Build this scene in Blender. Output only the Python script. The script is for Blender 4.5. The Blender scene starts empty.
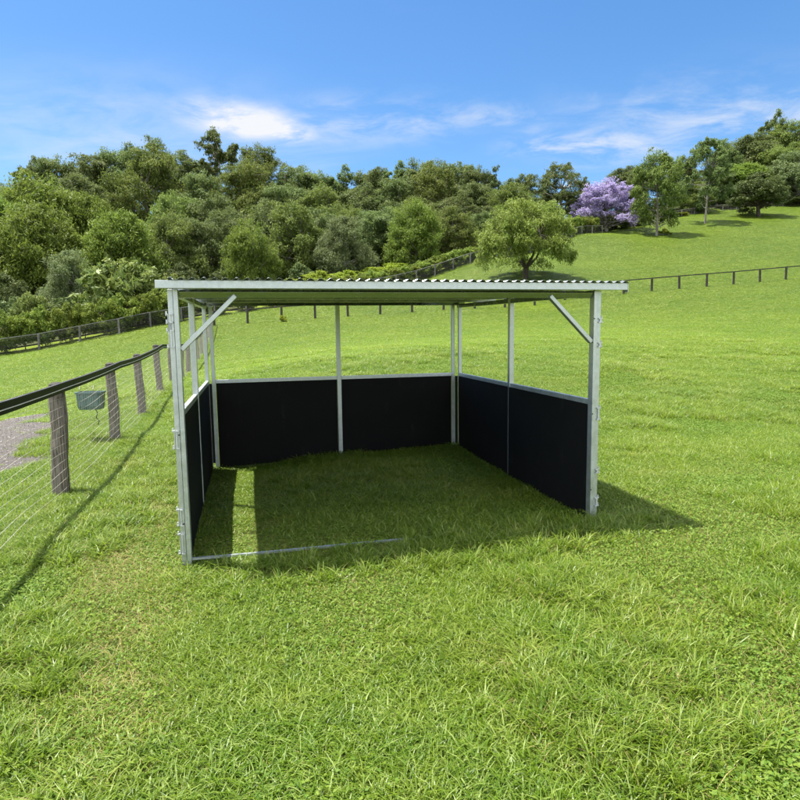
import bpy, math, random
import numpy as np
from mathutils import Vector, Matrix

# ------------------------------------------------------------------ scene, camera, light
S = bpy.context.scene
C = S.collection
H0 = 1.77                                   # eye height
F, PITCH, ROLL = 612.0, 0.110, -0.014       # focal length in px of an 800 px frame

cd = bpy.data.cameras.new('camera')
cam = bpy.data.objects.new('camera', cd)
C.objects.link(cam)
cd.sensor_width = 36.0
cd.lens = F / 800.0 * 36.0
cd.clip_start = 0.05
cd.clip_end = 6000.0
cam.matrix_world = Matrix.Translation((0, 0, H0)) @ Matrix.Rotation(math.pi / 2 - PITCH, 4, 'X') @ Matrix.Rotation(ROLL, 4, 'Z')
S.camera = cam

YAW = 0.2451
EX = np.array([math.cos(YAW), math.sin(YAW)])
EY = np.array([-EX[1], EX[0]])
# shadow offset per metre of height, in shelter axes
sh = EX * 0.27 + EY * (-0.17)
SUN_EL = math.atan(1.0 / np.linalg.norm(sh))
sx, sy = -sh / np.linalg.norm(sh)           # horizontal direction TOWARDS the sun
sun_dir = Vector((sx * math.cos(SUN_EL), sy * math.cos(SUN_EL), math.sin(SUN_EL)))

W = bpy.data.worlds.new('World')
S.world = W
W.use_nodes = True
nt = W.node_tree
nt.nodes.clear()
N = nt.nodes.new
L = nt.links.new
out = N('ShaderNodeOutputWorld')
bg = N('ShaderNodeBackground')
bg.inputs['Strength'].default_value = 0.10
sky = N('ShaderNodeTexSky')
sky.sky_type = 'NISHITA'
sky.sun_disc = False
sky.sun_elevation = SUN_EL
sky.sun_rotation = math.atan2(sx, sy)
sky.altitude = 50
sky.air_density = 1.0
sky.dust_density = 0.6
sky.ozone_density = 3.5
hs = N('ShaderNodeHueSaturation')
hs.inputs['Saturation'].default_value = 1.24
hs.inputs['Value'].default_value = 0.82
L(sky.outputs[0], hs.inputs['Color'])
tc = N('ShaderNodeTexCoord')
sep = N('ShaderNodeSeparateXYZ')
L(tc.outputs['Generated'], sep.inputs[0])


def wm(op, a, b=None, clamp=False):
    n = N('ShaderNodeMath')
    n.operation = op
    n.use_clamp = clamp
    for i, v in enumerate((a, b)):
        if v is None:
            continue
        if isinstance(v, (int, float)):
            n.inputs[i].default_value = v
        else:
            L(v, n.inputs[i])
    return n.outputs[0]


zc = wm('MAXIMUM', wm('ADD', sep.outputs[2], 0.12), 0.05)
comb = N('ShaderNodeCombineXYZ')
L(wm('DIVIDE', sep.outputs[0], zc), comb.inputs[0])
L(wm('DIVIDE', sep.outputs[1], zc), comb.inputs[1])


def wnoise(scale, detail, rough, dist, stretch=(1, 1, 1), off=(0, 0, 0), rot=0.0):
    mp = N('ShaderNodeMapping')
    mp.inputs['Scale'].default_value = stretch
    mp.inputs['Location'].default_value = off
    mp.inputs['Rotation'].default_value = (0, 0, rot)
    L(comb.outputs[0], mp.inputs[0])
    t = N('ShaderNodeTexNoise')
    t.inputs['Scale'].default_value = scale
    t.inputs['Detail'].default_value = detail
    t.inputs['Roughness'].default_value = rough
    t.inputs['Distortion'].default_value = dist
    L(mp.outputs[0], t.inputs['Vector'])
    return t.outputs['Fac']


def wramp(v, lo, hi):
    r = N('ShaderNodeMapRange')
    r.interpolation_type = 'SMOOTHSTEP'
    r.inputs['From Min'].default_value = lo
    r.inputs['From Max'].default_value = hi
    L(v, r.inputs['Value'])
    return r.outputs[0]


def px_dir(px, py):
    """direction of a pixel of the 800 px photograph"""
    a, b = px - 400, py - 400
    c, s = math.cos(ROLL), math.sin(ROLL)
    x, y = a * c + b * s, -a * s + b * c
    up = -y / F
    return np.array([x / F, math.cos(PITCH) + up * math.sin(PITCH), -math.sin(PITCH) + up * math.cos(PITCH)])


# thin high cirrus in long streaks, and one small bright cloud left of the middle
cirrus = wm('MULTIPLY', wramp(wnoise(0.8, 7, 0.6, 0.5, (0.5, 1.5, 1), (2.2, 0.4, 0), 0.5), 0.48, 0.74),
            wramp(wnoise(0.5, 3, 0.5, 0.0, (1, 1, 1), (5.1, 1.3, 0)), 0.40, 0.62))
cirrus = wm('MULTIPLY', cirrus, 0.50)


def blob(px, py, sxx, syy, amt, lo=0.42, hi=0.66):
    d = px_dir(px, py)
    d = d / np.linalg.norm(d)
    q = d[:2] / max(d[2] + 0.12, 0.05)
    vs = N('ShaderNodeVectorMath')
    vs.operation = 'SUBTRACT'
    L(comb.outputs[0], vs.inputs[0])
    vs.inputs[1].default_value = (q[0], q[1], 0)
    mp = N('ShaderNodeMapping')
    mp.inputs['Scale'].default_value = (1 / sxx, 1 / syy, 1)
    L(vs.outputs[0], mp.inputs[0])
    ln = N('ShaderNodeVectorMath')
    ln.operation = 'LENGTH'
    L(mp.outputs[0], ln.inputs[0])
    m = wm('SUBTRACT', 1.0, wramp(ln.outputs['Value'], 0.0, 1.0))
    n = wramp(wnoise(5.0, 8, 0.62, 0.4, (0.7, 0.9, 1), (px * 0.01, 0.2, 0)), lo, hi)
    return wm('MULTIPLY', wm('MULTIPLY', m, n), amt)


cl = cirrus
for args in ((252, 124, 0.20, 0.20, 1.3, 0.30, 0.60), (215, 114, 0.2, 0.2, 0.9, .34, .62), (290, 134, 0.13, 0.14, 0.9, 0.36, 0.6),
             (365, 122, 0.6, 0.30, 0.42), (575, 150, 0.42, 0.3, 0.65), (700, 140, 0.9, 0.5, 0.42), (760, 112, 0.9, 0.4, 0.36), (110, 130, 1.0, 0.6, 0.38, 0.2, 0.7), (480, 118, 0.4, 0.2, 0.4)):
    cl = wm('ADD', cl, blob(*args), True)
# clouds into the sky, then bright unseen ones added to lift the fill light
mixc = N('ShaderNodeMix')
mixc.data_type = 'RGBA'
L(cl, mixc.inputs['Factor'])
L(hs.outputs[0], mixc.inputs['A'])
mixc.inputs['B'].default_value = (3.75, 3.85, 4.05, 1)
over = wm('MULTIPLY', wramp(sep.outputs[2], 0.52, 0.78), wramp(wnoise(1.6, 6, 0.6, 0.3, (1, 1, 1), (3.3, 8.1, 0)), 0.36, 0.58))  # bright clouds added overhead, above the view, to fill the shade
back = wm('MULTIPLY', wramp(wm('MULTIPLY', sep.outputs[1], -1.0), 0.05, 0.5), wramp(wnoise(1.1, 6, 0.6, 0.3, (1, 1, 1), (9.3, 2.1, 0)), 0.36, 0.60))  # more bright clouds added behind the camera for fill
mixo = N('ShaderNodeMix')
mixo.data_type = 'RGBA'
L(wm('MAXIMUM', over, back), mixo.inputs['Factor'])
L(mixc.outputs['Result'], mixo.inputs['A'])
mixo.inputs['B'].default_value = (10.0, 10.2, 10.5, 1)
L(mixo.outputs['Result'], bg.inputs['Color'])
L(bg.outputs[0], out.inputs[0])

sd = bpy.data.lights.new('sun', 'SUN')
sd.energy = 5.0
sd.angle = math.radians(0.53)
sd.color = (1.0, 0.96, 0.88)
sun = bpy.data.objects.new('sun', sd)
sun.rotation_euler = sun_dir.to_track_quat('Z', 'Y').to_euler()
C.objects.link(sun)

S.view_settings.view_transform = 'Standard'
S.view_settings.look = 'None'
S.view_settings.exposure = 1.29
S.view_settings.gamma = 1.0
S.view_settings.use_curve_mapping = False
S.cycles.max_bounces = 6
S.cycles.diffuse_bounces = 4
S.cycles.glossy_bounces = 3
S.cycles.transmission_bounces = 3
S.cycles.transparent_max_bounces = 8

rng = np.random.default_rng(7)
random.seed(7)

# ------------------------------------------------------------------ terrain height


def at(px, py, Y):
    d = px_dir(px, py)
    return np.array([d[0] * Y / d[1], Y, H0 + d[2] * Y / d[1]])


def sh2w(a, b):
    o = np.array([-1.6457, 4.5258])
    p = o + EX * a + EY * b
    return p


SW, SD = 3.458, 3.574
ctrl = []
for a, b, z in ((0, 0, 0.0), (SW, 0, 0.04), (0, SD, -0.02), (SW / 2, SD, 0.06), (SW, SD, 0.10), (SW, SD / 2, 0.055), (0, SD * .44, 0.05)):
    p = sh2w(a, b)
    ctrl.append((p[0], p[1], z))
ctrl += [(0, 0, 0), (-3, -3, -0.05), (3, -3, 0.0), (4, 2, 0.05), (-3, 2, -0.02), (0, 2.4, 0.0), (0, -15, -0.3), (-15, -15, -0.8), (15, -15, .5)]
for px, py, Y in ((61, 497, 6.7), (108, 440, 9.8), (140, 415, 12.6), (158, 394, 15.6),
                  (215, 326, 50), (246, 324, 50), (312, 319, 51), (375, 315, 52), (468, 309, 53), (530, 306, 54), (560, 302, 54), (624, 294, 55), (681, 289, 56), (741, 284, 57), (795, 279, 58),
                  (900, 272, 60), (1050, 268, 62), (800, 345, 22), (1000, 350, 20), (400, 351, 20), (800, 420, 11),
                  (-60, 360, 44), (-200, 375, 40), (0, 356, 46), (21, 353, 47), (56, 347, 48), (90, 340, 49), (121, 334, 50), (147, 328, 52), (175, 323, 54), (0, 420, 18), (-200, 440, 15),
                  (250, 312, 57), (330, 298, 62), (410, 284, 68), (430, 278, 70), (478, 262, 75), (525, 279, 62), (575, 235, 95), (655, 236, 95), (703, 223, 105), (757, 217, 110), (800, 208, 120), (900, 200, 125), (700, 258, 75), (800, 245, 80), (600, 262, 75), (950, 235, 80),
                  (0, 256, 125), (-150, 265, 125), (-400, 270, 125), (80, 232, 135), (150, 215, 140), (222, 212, 140), (300, 236, 135), (400, 236, 130), (500, 238, 128), (560, 226, 135),
                  (50, 312, 80), (150, 297, 80), (250, 292, 85), (350, 278, 90), (450, 262, 100), (620, 210, 135), (700, 200, 150), (780, 185, 155), (900, 175, 155), (1100, 170, 150)):
    p = at(px, py, Y)
    ctrl.append(tuple(p))
for px, zz, Y in ((-400, 16, 230), (0, 22, 230), (150, 30, 230), (300, 27, 230), (450, 25, 230), (600, 28, 240), (800, 34, 240), (1100, 40, 240),
                  (-400, 2, 420), (100, 5, 420), (400, 5, 420), (700, 8, 420), (1100, 8, 420)):
    p = at(px, 300, Y)
    ctrl.append((p[0], p[1], zz))
ctrl += [(-150, 0, -3), (150, 0, 8), (-150, -100, -4), (0, -100, -3), (150, -100, 3), (60, 5, 2.6), (-50, 5, -1.2), (-50, 30, -.6), (90, 60, 9)]
ctrl = np.array(ctrl, float)
_c2 = 4.0


def _phi(d2):
    return np.sqrt(d2 + _c2)


_A = _phi(((ctrl[:, None, :2] - ctrl[None, :, :2]) ** 2).sum(-1))
_n = len(ctrl)
_P = np.c_[np.ones(_n), ctrl[:, :2] / 100]
_M = np.block([[_A - np.eye(_n) * 0.02, _P], [_P.T, np.zeros((3, 3))]])
_w = np.linalg.solve(_M, np.r_[ctrl[:, 2], np.zeros(3)])


def ground_z(x, y):
    x = np.atleast_1d(np.asarray(x, float))
    y = np.atleast_1d(np.asarray(y, float))
    r = np.hypot(x, y) + 1e-9
    k = np.minimum(1, 420 / r)
    xc, yc = np.clip(x * k, -330, 330), np.clip(y * k, -100, 420)
    z = np.empty_like(xc)
    for i in range(0, len(xc), 20000):
        X = np.c_[xc[i:i + 20000], yc[i:i + 20000]]
        d2 = ((X[:, None, :] - ctrl[None, :, :2]) ** 2).sum(-1)
        z[i:i + 20000] = _phi(d2) @ _w[:_n] + np.c_[np.ones(len(X)), X / 100] @ _w[_n:]
    # small lumps of pasture
    near = np.clip((r - 3) / 10, 0.25, 1)
    near = near * np.clip(1 - (r - 18) / 20, 0, 1)
    z += near * (0.03 * np.sin(x * 1.1 + 0.6 * np.sin(y * .7)) * np.sin(y * 0.9 + 1.3) + 0.012 * np.sin(x * 3.1 + y * 1.7) * np.sin(y * 2.7 - x))
    return z


def gz(x, y):
    return float(ground_z([x], [y])[0])


# ------------------------------------------------------------------ materials


class NB:
    def __init__(s, name):
        s.m = bpy.data.materials.new(name)
        s.m.use_nodes = True
        s.t = s.m.node_tree
        s.t.nodes.clear()
        s.out = s.n('ShaderNodeOutputMaterial')

    def n(s, ty, **kw):
        x = s.t.nodes.new(ty)
        for k, v in kw.items():
            setattr(x, k, v)
        return x

    def l(s, a, b):
        s.t.links.new(a, b)

    def put(s, sock, v):
        if isinstance(v, bpy.types.NodeSocket):
            s.l(v, sock)
        else:
            sock.default_value = v

    def pos(s):
        return s.n('ShaderNodeNewGeometry').outputs['Position']

    def obj(s):
        return s.n('ShaderNodeTexCoord').outputs['Object']

    def noise(s, vec, scale, detail=4, rough=.55, stretch=None, dist=0):
        if stretch:
            mp = s.n('ShaderNodeMapping')
            mp.inputs['Scale'].default_value = stretch
            s.l(vec, mp.inputs[0])
            vec = mp.outputs[0]
        t = s.n('ShaderNodeTexNoise')
        t.inputs['Scale'].default_value = scale
        t.inputs['Detail'].default_value = detail
        t.inputs['Roughness'].default_value = rough
        t.inputs['Distortion'].default_value = dist
        s.l(vec, t.inputs['Vector'])
        return t.outputs['Fac']

    def rng(s, v, a, b, c=0., d=1.):
        r = s.n('ShaderNodeMapRange')
        for i, x in enumerate((a, b, c, d)):
            r.inputs[i + 1].default_value = x
        s.l(v, r.inputs[0])
        return r.outputs[0]

    def mix(s, f, a, b, bt='MIX'):
        x = s.n('ShaderNodeMix', data_type='RGBA', blend_type=bt)
        s.put(x.inputs['Factor'], f)
        s.put(x.inputs['A'], a if isinstance(a, bpy.types.NodeSocket) else (*a, 1))
        s.put(x.inputs['B'], b if isinstance(b, bpy.types.NodeSocket) else (*b, 1))
        return x.outputs['Result']

    def math(s, op, a, b=0., clamp=False):
        x = s.n('ShaderNodeMath', operation=op, use_clamp=clamp)
        s.put(x.inputs[0], a)
        s.put(x.inputs[1], b)
        return x.outputs[0]

    def attr(s, name):
        return s.n('ShaderNodeAttribute', attribute_name=name).outputs['Fac']

    def bump(s, h, strength, dist):
        b = s.n('ShaderNodeBump')
        b.inputs['Strength'].default_value = strength
        b.inputs['Distance'].default_value = dist
        s.l(h, b.inputs['Height'])
        return b.outputs[0]

    def bsdf(s, col, rough=.6, metal=0., spec=.5, normal=None, final=True):
        p = s.n('ShaderNodeBsdfPrincipled')
        s.put(p.inputs['Base Color'], col if isinstance(col, bpy.types.NodeSocket) else (*col, 1))
        s.put(p.inputs['Roughness'], rough)
        s.put(p.inputs['Metallic'], metal)
        s.put(p.inputs['Specular IOR Level'], spec)
        if normal:
            s.l(normal, p.inputs['Normal'])
        if final:
            s.l(p.outputs[0], s.out.inputs[0])
        return p.outputs[0]

    def leafy(s, col, rough, spec, tr, trcol=None):
        p = s.bsdf(col, rough, 0, spec, final=False)
        t = s.n('ShaderNodeBsdfTranslucent')
        s.put(t.inputs[0], trcol if trcol is not None else col)
        m = s.n('ShaderNodeMixShader')
        m.inputs[0].default_value = tr
        s.l(p, m.inputs[1])
        s.l(t.outputs[0], m.inputs[2])
        s.l(m.outputs[0], s.out.inputs[0])


def mat_leaf(name, a, b, tr=.45, rough=.6, vary=.2, spec=.2):
    k = NB(name)
    f = k.math('ADD', k.math('MULTIPLY', k.attr('bc'), .55), k.math('MULTIPLY', k.attr('cc'), .45))
    c = k.mix(f, a, b)
    oi = k.n('ShaderNodeObjectInfo')
    h = k.n('ShaderNodeHueSaturation')
    k.l(k.rng(oi.outputs['Random'], 0, 1, .485, .512), h.inputs['Hue'])
    k.l(k.rng(oi.outputs['Random'], 0, 1, 1 - vary, 1 + vary), h.inputs['Value'])
    k.l(c, h.inputs['Color'])
    k.leafy(h.outputs[0], rough, spec, tr)
    return k.m


def grass_colour(k, near=True):
    """pasture colour that depends on where a point stands: shared by soil and blades"""
    p = k.pos()
    big = k.rng(k.noise(p, .13, 5, .62), .38, .62)
    mid = k.rng(k.noise(p, .9, 4, .6), .34, .68)
    c = k.mix(big, (.118, .205, .010), (.205, .285, .018))
    c = k.mix(k.math('MULTIPLY', mid, .65), c, (.262, .305, .030))
    sm = k.noise(p, 2.6, 5, .68)
    c = k.mix(k.rng(sm, .50, .68, 0, .55), c, (.078, .150, .014))
    c = k.mix(k.rng(sm, .46, .32, 0, .40), c, (.32, .35, .060))
    c = k.mix(k.rng(k.noise(p, .45, 5, .7), .56, .68, 0, .45), c, (.29, .29, .060))
    return p, c


def mat_blade():
    k = NB('grass_blade')
    p, c = grass_colour(k)
    b = k.attr('bc')
    c = k.mix(k.rng(b, 0, .75, .8, 0), c, (.062, .140, .008))
    c = k.mix(k.rng(b, .70, 1.0, 0, .6), c, (.42, .50, .17))
    k.leafy(c, .42, .4, .5, k.mix(.35, c, (.27, .42, .03)))
    return k.m


def mat_straw():
    k = NB('dry_grass_blade')
    b = k.attr('bc')
    c = k.mix(b, (.36, .29, .12), (.20, .21, .045))
    k.leafy(c, .6, .3, .3)
    return k.m


def mat_clover():
    k = NB('clover_leaf')
    b = k.attr('bc')
    c = k.mix(b, (.085, .170, .018), (.17, .24, .03))
    k.leafy(c, .6, .22, .35)
    return k.m


def mat_ground():
    k = NB('pasture_ground')
    p, c = grass_colour(k)
    fine = k.noise(p, 9, 6, .7)
    dryp = k.rng(k.noise(p, .35, 6, .72, None, .6), .52, .70)
    tuft = k.noise(p, 2.2, 5, .7)
    c = k.mix(k.rng(tuft, .45, .75, 0, .25), c, (.078, .125, .012))
    c = k.mix(k.rng(fine, .48, .72), c, (.20, .22, .05))
    c = k.mix(k.math('MULTIPLY', dryp, .38), c, (.25, .23, .075))
    c = k.mix(1.0, c, (.70, .72, .50), 'MULTIPLY')      # self-shade among the blades, put into the turf colour as even darkening
    # thatch and soil seen between the blades close by
    r = k.n('ShaderNodeVectorMath', operation='LENGTH')
    k.l(p, r.inputs[0])
    soil = k.mix(k.noise(p, 30, 4, .6), (.045, .040, .018), (.075, .095, .02))
    c = k.mix(k.rng(r.outputs['Value'], 7, 17, 1, 0), c, soil)
    nrm = k.bump(k.math('ADD', tuft, fine), .3, .05)
    k.bsdf(c, .9, 0, .15, nrm)
    return k.m


def mat_gravel():
    k = NB('gravel')
    p = k.pos()
    f = k.noise(p, 19, 8, .85)
    c = k.mix(k.rng(f, .3, .7), (.045, .039, .035), (.165, .148, .138))
    c = k.mix(k.rng(k.noise(p, 2.2, 5, .65), .58, .66), c, (.12, .15, .04))
    k.bsdf(c, .95, 0, .2, k.bump(f, 1, .03))
    return k.m


def mat_galv():
    k = NB('galvanised_steel')
    p = k.obj()
    n1 = k.noise(p, 14, 5, .6)
    v = k.n('ShaderNodeTexVoronoi')
    v.inputs['Scale'].default_value = 55
    k.l(p, v.inputs['Vector'])
    sp = k.n('ShaderNodeSeparateColor')
    k.l(v.outputs['Color'], sp.inputs[0])
    c = k.mix(k.rng(n1, .3, .7), (.44, .47, .48), (.59, .62, .63))
    c = k.mix(k.math('MULTIPLY', sp.outputs[0], .25), c, (.33, .36, .37))
    stain = k.rng(k.noise(p, 5, 6, .7, (3, 3, .6)), .56, .76)
    c = k.mix(k.math('MULTIPLY', stain, .45), c, (.66, .68, .67))
    k.bsdf(c, k.rng(n1, .3, .7,     .34, .52), .82, .5, k.bump(n1, .08, .01))
    return k.m


def mat_zinc():
    k = NB('zinc_coated_sheet')
    p = k.obj()
    n = k.noise(p, 12, 4, .6)
    c = k.mix(n, (.22, .24, .235), (.33, .355, .35))
    k.bsdf(c, k.rng(n, .3, .7, .16, .30), .95, .5)
    return k.m


def mat_rubber():
    k = NB('black_rubber_board')
    p = k.obj()
    n = k.noise(p, 3, 5, .6)
    c = k.mix(n, (.0050, .0050, .0050), (.010, .0098, .0095))
    c = k.mix(k.rng(k.noise(p, 7, 6, .8, (1, 1, .3)), .58, .8), c, (.030, .029, .026))
    k.bsdf(c,     .7, 0, .12, k.bump(k.noise(p, 160, 3), .15, .003))
    return k.m


def mat_wood():
    k = NB('weathered_wood')
    p = k.obj()
    g = k.noise(p, 14, 6, .7, (5, 5, .35), .6)
    c = k.mix(k.rng(g, .32, .68), (.045, .036, .030), (.33, .285, .245))
    c = k.mix(k.rng(k.noise(p, 3, 4, .6), .55, .75), c, (.16, .13, .095))
    k.bsdf(c, .9, 0, .2, k.bump(g, 1, .02))
    return k.m


def mat_plain(name, a, b, scale=8, rough=.6, metal=0, spec=.4, bump=.1):
    k = NB(name)
    p = k.obj()
    n = k.noise(p, scale, 5, .6)
    k.bsdf(k.mix(k.rng(n, .3, .7), a, b), rough, metal, spec, k.bump(n, bump, .01))
    return k.m


def mat_bark(name, a, b):
    k = NB(name)
    p = k.obj()
    n = k.noise(p, 2.5, 6, .7, (2, 2, .4))
    k.bsdf(k.mix(k.rng(n, .35, .65), a, b), .85, 0, .2, k.bump(n, .8, .05))
    return k.m


M = {
    'blade': mat_blade(), 'straw': mat_straw(), 'clover': mat_clover(), 'ground': mat_ground(), 'gravel': mat_gravel(),
    'galv': mat_galv(), 'bright': mat_plain('bright_zinc', (.46, .48, .49), (.62, .64, .65), 20, .45, .6), 'zinc': mat_zinc(), 'rubber': mat_rubber(), 'wood': mat_wood(),
    'darkwood': mat_plain('dark_stained_wood', (.022, .018, .016), (.055, .045, .038), 6, .8, bump=.5),
    'greywood': mat_plain('grey_fence_wood', (.13, .12, .11), (.26, .25, .23), 5, .85, bump=.5),
    'blackpvc': mat_plain('black_rail_plastic', (.004, .004, .005), (.009, .009, .009), 5, .5, spec=.10),
    'whiteline': mat_plain('pale_rail_line', (.50, .48, .44), (.66, .64, .60), 9, .6),
    'wire': mat_plain('fence_wire', (.36, .33, .29), (.52, .48, .42), 9, .5, .35),
    'shadewire': mat_plain('shade_dark_fence_wire', (.012, .013, .012), (.03, .03, .028), 9, .7),  # mesh wire blackened to stand for the shade of the hedge behind
    'tub': mat_plain('grey_green_tub_plastic', (.065, .115, .110), (.13, .19, .175), 7, .5),
    'strap': mat_plain('black_strap', (.012, .012, .012), (.03, .03, .03), 9, .7),
    'bark_grey': mat_bark('grey_bark', (.11, .095, .08), (.27, .25, .22)),
    'bark_pale': mat_bark('pale_gum_bark', (.24, .22, .19), (.50, .47, .42)),
    'bark_dark': mat_bark('dark_bark', (.035, .028, .022), (.09, .075, .06)),
}
LEAF = {
    'gum': mat_leaf('gum_leaves', (0.072, 0.110, 0.034), (0.173, 0.212, 0.067)),
    'olive': mat_leaf('olive_leaves', (0.074, 0.117, 0.025), (0.193, 0.236, 0.053)),
    'fine': mat_leaf('fine_green_leaves', (0.090, 0.148, 0.024), (0.187, 0.251, 0.041)),
    'grey': mat_leaf('grey_green_leaves', (0.095, 0.140, 0.055), (0.213, 0.262, 0.104)),
    'dark': mat_leaf('dark_leaves', (0.047, 0.081, 0.022), (0.132, 0.163, 0.049), .25),
    'pepper': mat_leaf('pepper_tree_leaves', (0.116, 0.177, 0.030), (0.248, 0.302, 0.067), .4),
    'lilac': mat_leaf('lilac_blossom', (.27, .215, .41), (.47, .41, .62), .4, .7),
    'broad': mat_leaf('broad_glossy_leaves', (0.055, 0.105, 0.018), (0.300, 0.330, 0.090), .35, .5, spec=.3),
    'lime': mat_leaf('lime_hedge_leaves', (0.050, 0.098, 0.014), (0.270, 0.320, 0.050), .35),
    'shrub': mat_leaf('yellow_green_shrub_leaves', (0.131, 0.184, 0.017), (0.338, 0.390, 0.042), .4),
}

# ------------------------------------------------------------------ mesh helpers


class MB:
    def __init__(s):
        s.v, s.f = [], []

    def box(s, c, size, rot=None):
        c = Vector(c)
        hx, hy, hz = (q / 2 for q in size)
        i = len(s.v)
        for x, y, z in ((-1, -1, -1), (1, -1, -1), (1, 1, -1), (-1, 1, -1), (-1, -1, 1), (1, -1, 1), (1, 1, 1), (-1, 1, 1)):
            p = Vector((x * hx, y * hy, z * hz))
            if rot:
                p = rot @ p
            s.v.append(tuple(c + p))
        s.f += [tuple(i + q for q in f) for f in ((0, 3, 2, 1), (4, 5, 6, 7), (0, 1, 5, 4), (1, 2, 6, 5), (2, 3, 7, 6), (3, 0, 4, 7))]
        return s

    def bar(s, p, q, w, h, up=(0, 0, 1)):
        """box from p to q; w across, h along up"""
        p, q = Vector(p), Vector(q)
        d = (q - p)
        ln = d.length
        d.normalize()
        up = Vector(up)
        sd_ = d.cross(up).normalized()
        u = sd_.cross(d).normalized()
        R = Matrix((d, sd_, u)).transposed()
        return s.box((p + q) / 2, (ln, w, h), R)

    def tube(s, pts, rad, n=6, cap=True, jit=0.):
        pts = [Vector(p) for p in pts]
        rad = rad if hasattr(rad, '__len__') else [rad] * len(pts)
        base = len(s.v)
        ref = Vector((0.13, 1, 0.07))
        for k, p in enumerate(pts):
            d = (pts[min(k + 1, len(pts) - 1)] - pts[max(k - 1, 0)])
            if d.length < 1e-9:
                d = Vector((0, 0, 1))
            d.normalize()
            if abs(d.dot(ref)) > .95:
                ref = Vector((1, 0.1, 0))
            a = d.cross(ref).normalized()
            b = d.cross(a)
            for j in range(n):
                t = 2 * math.pi * j / n
                r = rad[k] * (1 + random.uniform(-jit, jit))
                s.v.append(tuple(p + (a * math.cos(t) + b * math.sin(t)) * r))
        for k in range(len(pts) - 1):
            for j in range(n):
                a0, a1 = base + k * n + j, base + k * n + (j + 1) % n
                s.f.append((a0, a1, a1 + n, a0 + n))
        if cap:
            s.f.append(tuple(base + j for j in range(n))[::-1])
            s.f.append(tuple(base + (len(pts) - 1) * n + j for j in range(n)))
        return s

    def mesh(s, name, mat):
        me = bpy.data.meshes.new(name)
        me.from_pydata(s.v, [], s.f)
        me.materials.append(mat)
        return me

    def build(s, name, mat, parent=None, bevel=0, smooth=False):
        me = s.mesh(name, mat)
        if smooth:
            me.polygons.foreach_set('use_smooth', [True] * len(me.polygons))
        o = bpy.data.objects.new(name, me)
        C.objects.link(o)
        if parent:
            o.parent = parent
        if bevel:
            b = o.modifiers.new('bevel', 'BEVEL')
            b.width = bevel
            b.segments = 2
            b.limit_method = 'ANGLE'
        return o


def np_mesh(name, V, nface, k, mats, attrs=None, smooth=False):
    """V (nface*k,3) loose polygons of k corners"""
    me = bpy.data.meshes.new(name)
    me.vertices.add(len(V))
    me.vertices.foreach_set('co', np.asarray(V, np.float32).ravel())
    me.loops.add(nface * k)
    me.loops.foreach_set('vertex_index', np.arange(nface * k, dtype=np.int32))
    me.polygons.add(nface)
    me.polygons.foreach_set('loop_start', np.arange(0, nface * k, k, dtype=np.int32))
    me.update(calc_edges=True)
    for nm, arr in (attrs or {}).items():
        a = me.attributes.new(nm, 'FLOAT', 'FACE')
        a.data.foreach_set('value', np.asarray(arr, np.float32))
    for m_ in mats:
        me.materials.append(m_)
    return me


def empty(name, loc, rz=0.):
    o = bpy.data.objects.new(name, None)
    o.empty_display_size = .3
    o.location = loc
    o.rotation_euler = (0, 0, rz)
    C.objects.link(o)
    return o


def tag(o, label=None, cat=None, group=None, kind=None):
    for k_, v_ in (('label', label), ('category', cat), ('group', group), ('kind', kind)):
        if v_:
            o[k_] = v_
    return o


def link(name, me, parent=None):
    o = bpy.data.objects.new(name, me)
    C.objects.link(o)
    if parent:
        o.parent = parent
    return o


# ------------------------------------------------------------------ ground: one sheet to the horizon
def build_ground():
    R = np.r_[0.0, np.geomspace(.4, 420, 260), np.geomspace(460, 3500, 14)]
    # finer bearings inside the view
    fine = np.linspace(-.9, .9, 330)
    rest = np.linspace(.9, 2 * math.pi - .9, 130)[1:-1]
    T = np.r_[fine, rest]
    nT = len(T)
    rr, tt = np.meshgrid(R[1:], T, indexing='ij')
    x, y = (rr * np.sin(tt)).ravel(), (rr * np.cos(tt)).ravel()
    z = ground_z(x, y)
    V = np.vstack([[0, 0, gz(0, 0)], np.c_[x, y, z]])
    faces = []
    nR = len(R) - 1
    for j in range(nT):
        faces.append((0, 1 + (j + 1) % nT, 1 + j))
    for i in range(nR - 1):
        a = 1 + i * nT
        for j in range(nT):
            j2 = (j + 1) % nT
            faces.append((a + j, a + j2, a + nT + j2, a + nT + j))
    me = bpy.data.meshes.new('ground')
    me.from_pydata(V.tolist(), [], faces)
    me.materials.append(M['ground'])
    me.polygons.foreach_set('use_smooth', [True] * len(me.polygons))
    o = link('ground', me)
    tag(o, 'bright green pasture rising to a hillside', kind='structure')
    return o


build_ground()


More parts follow.
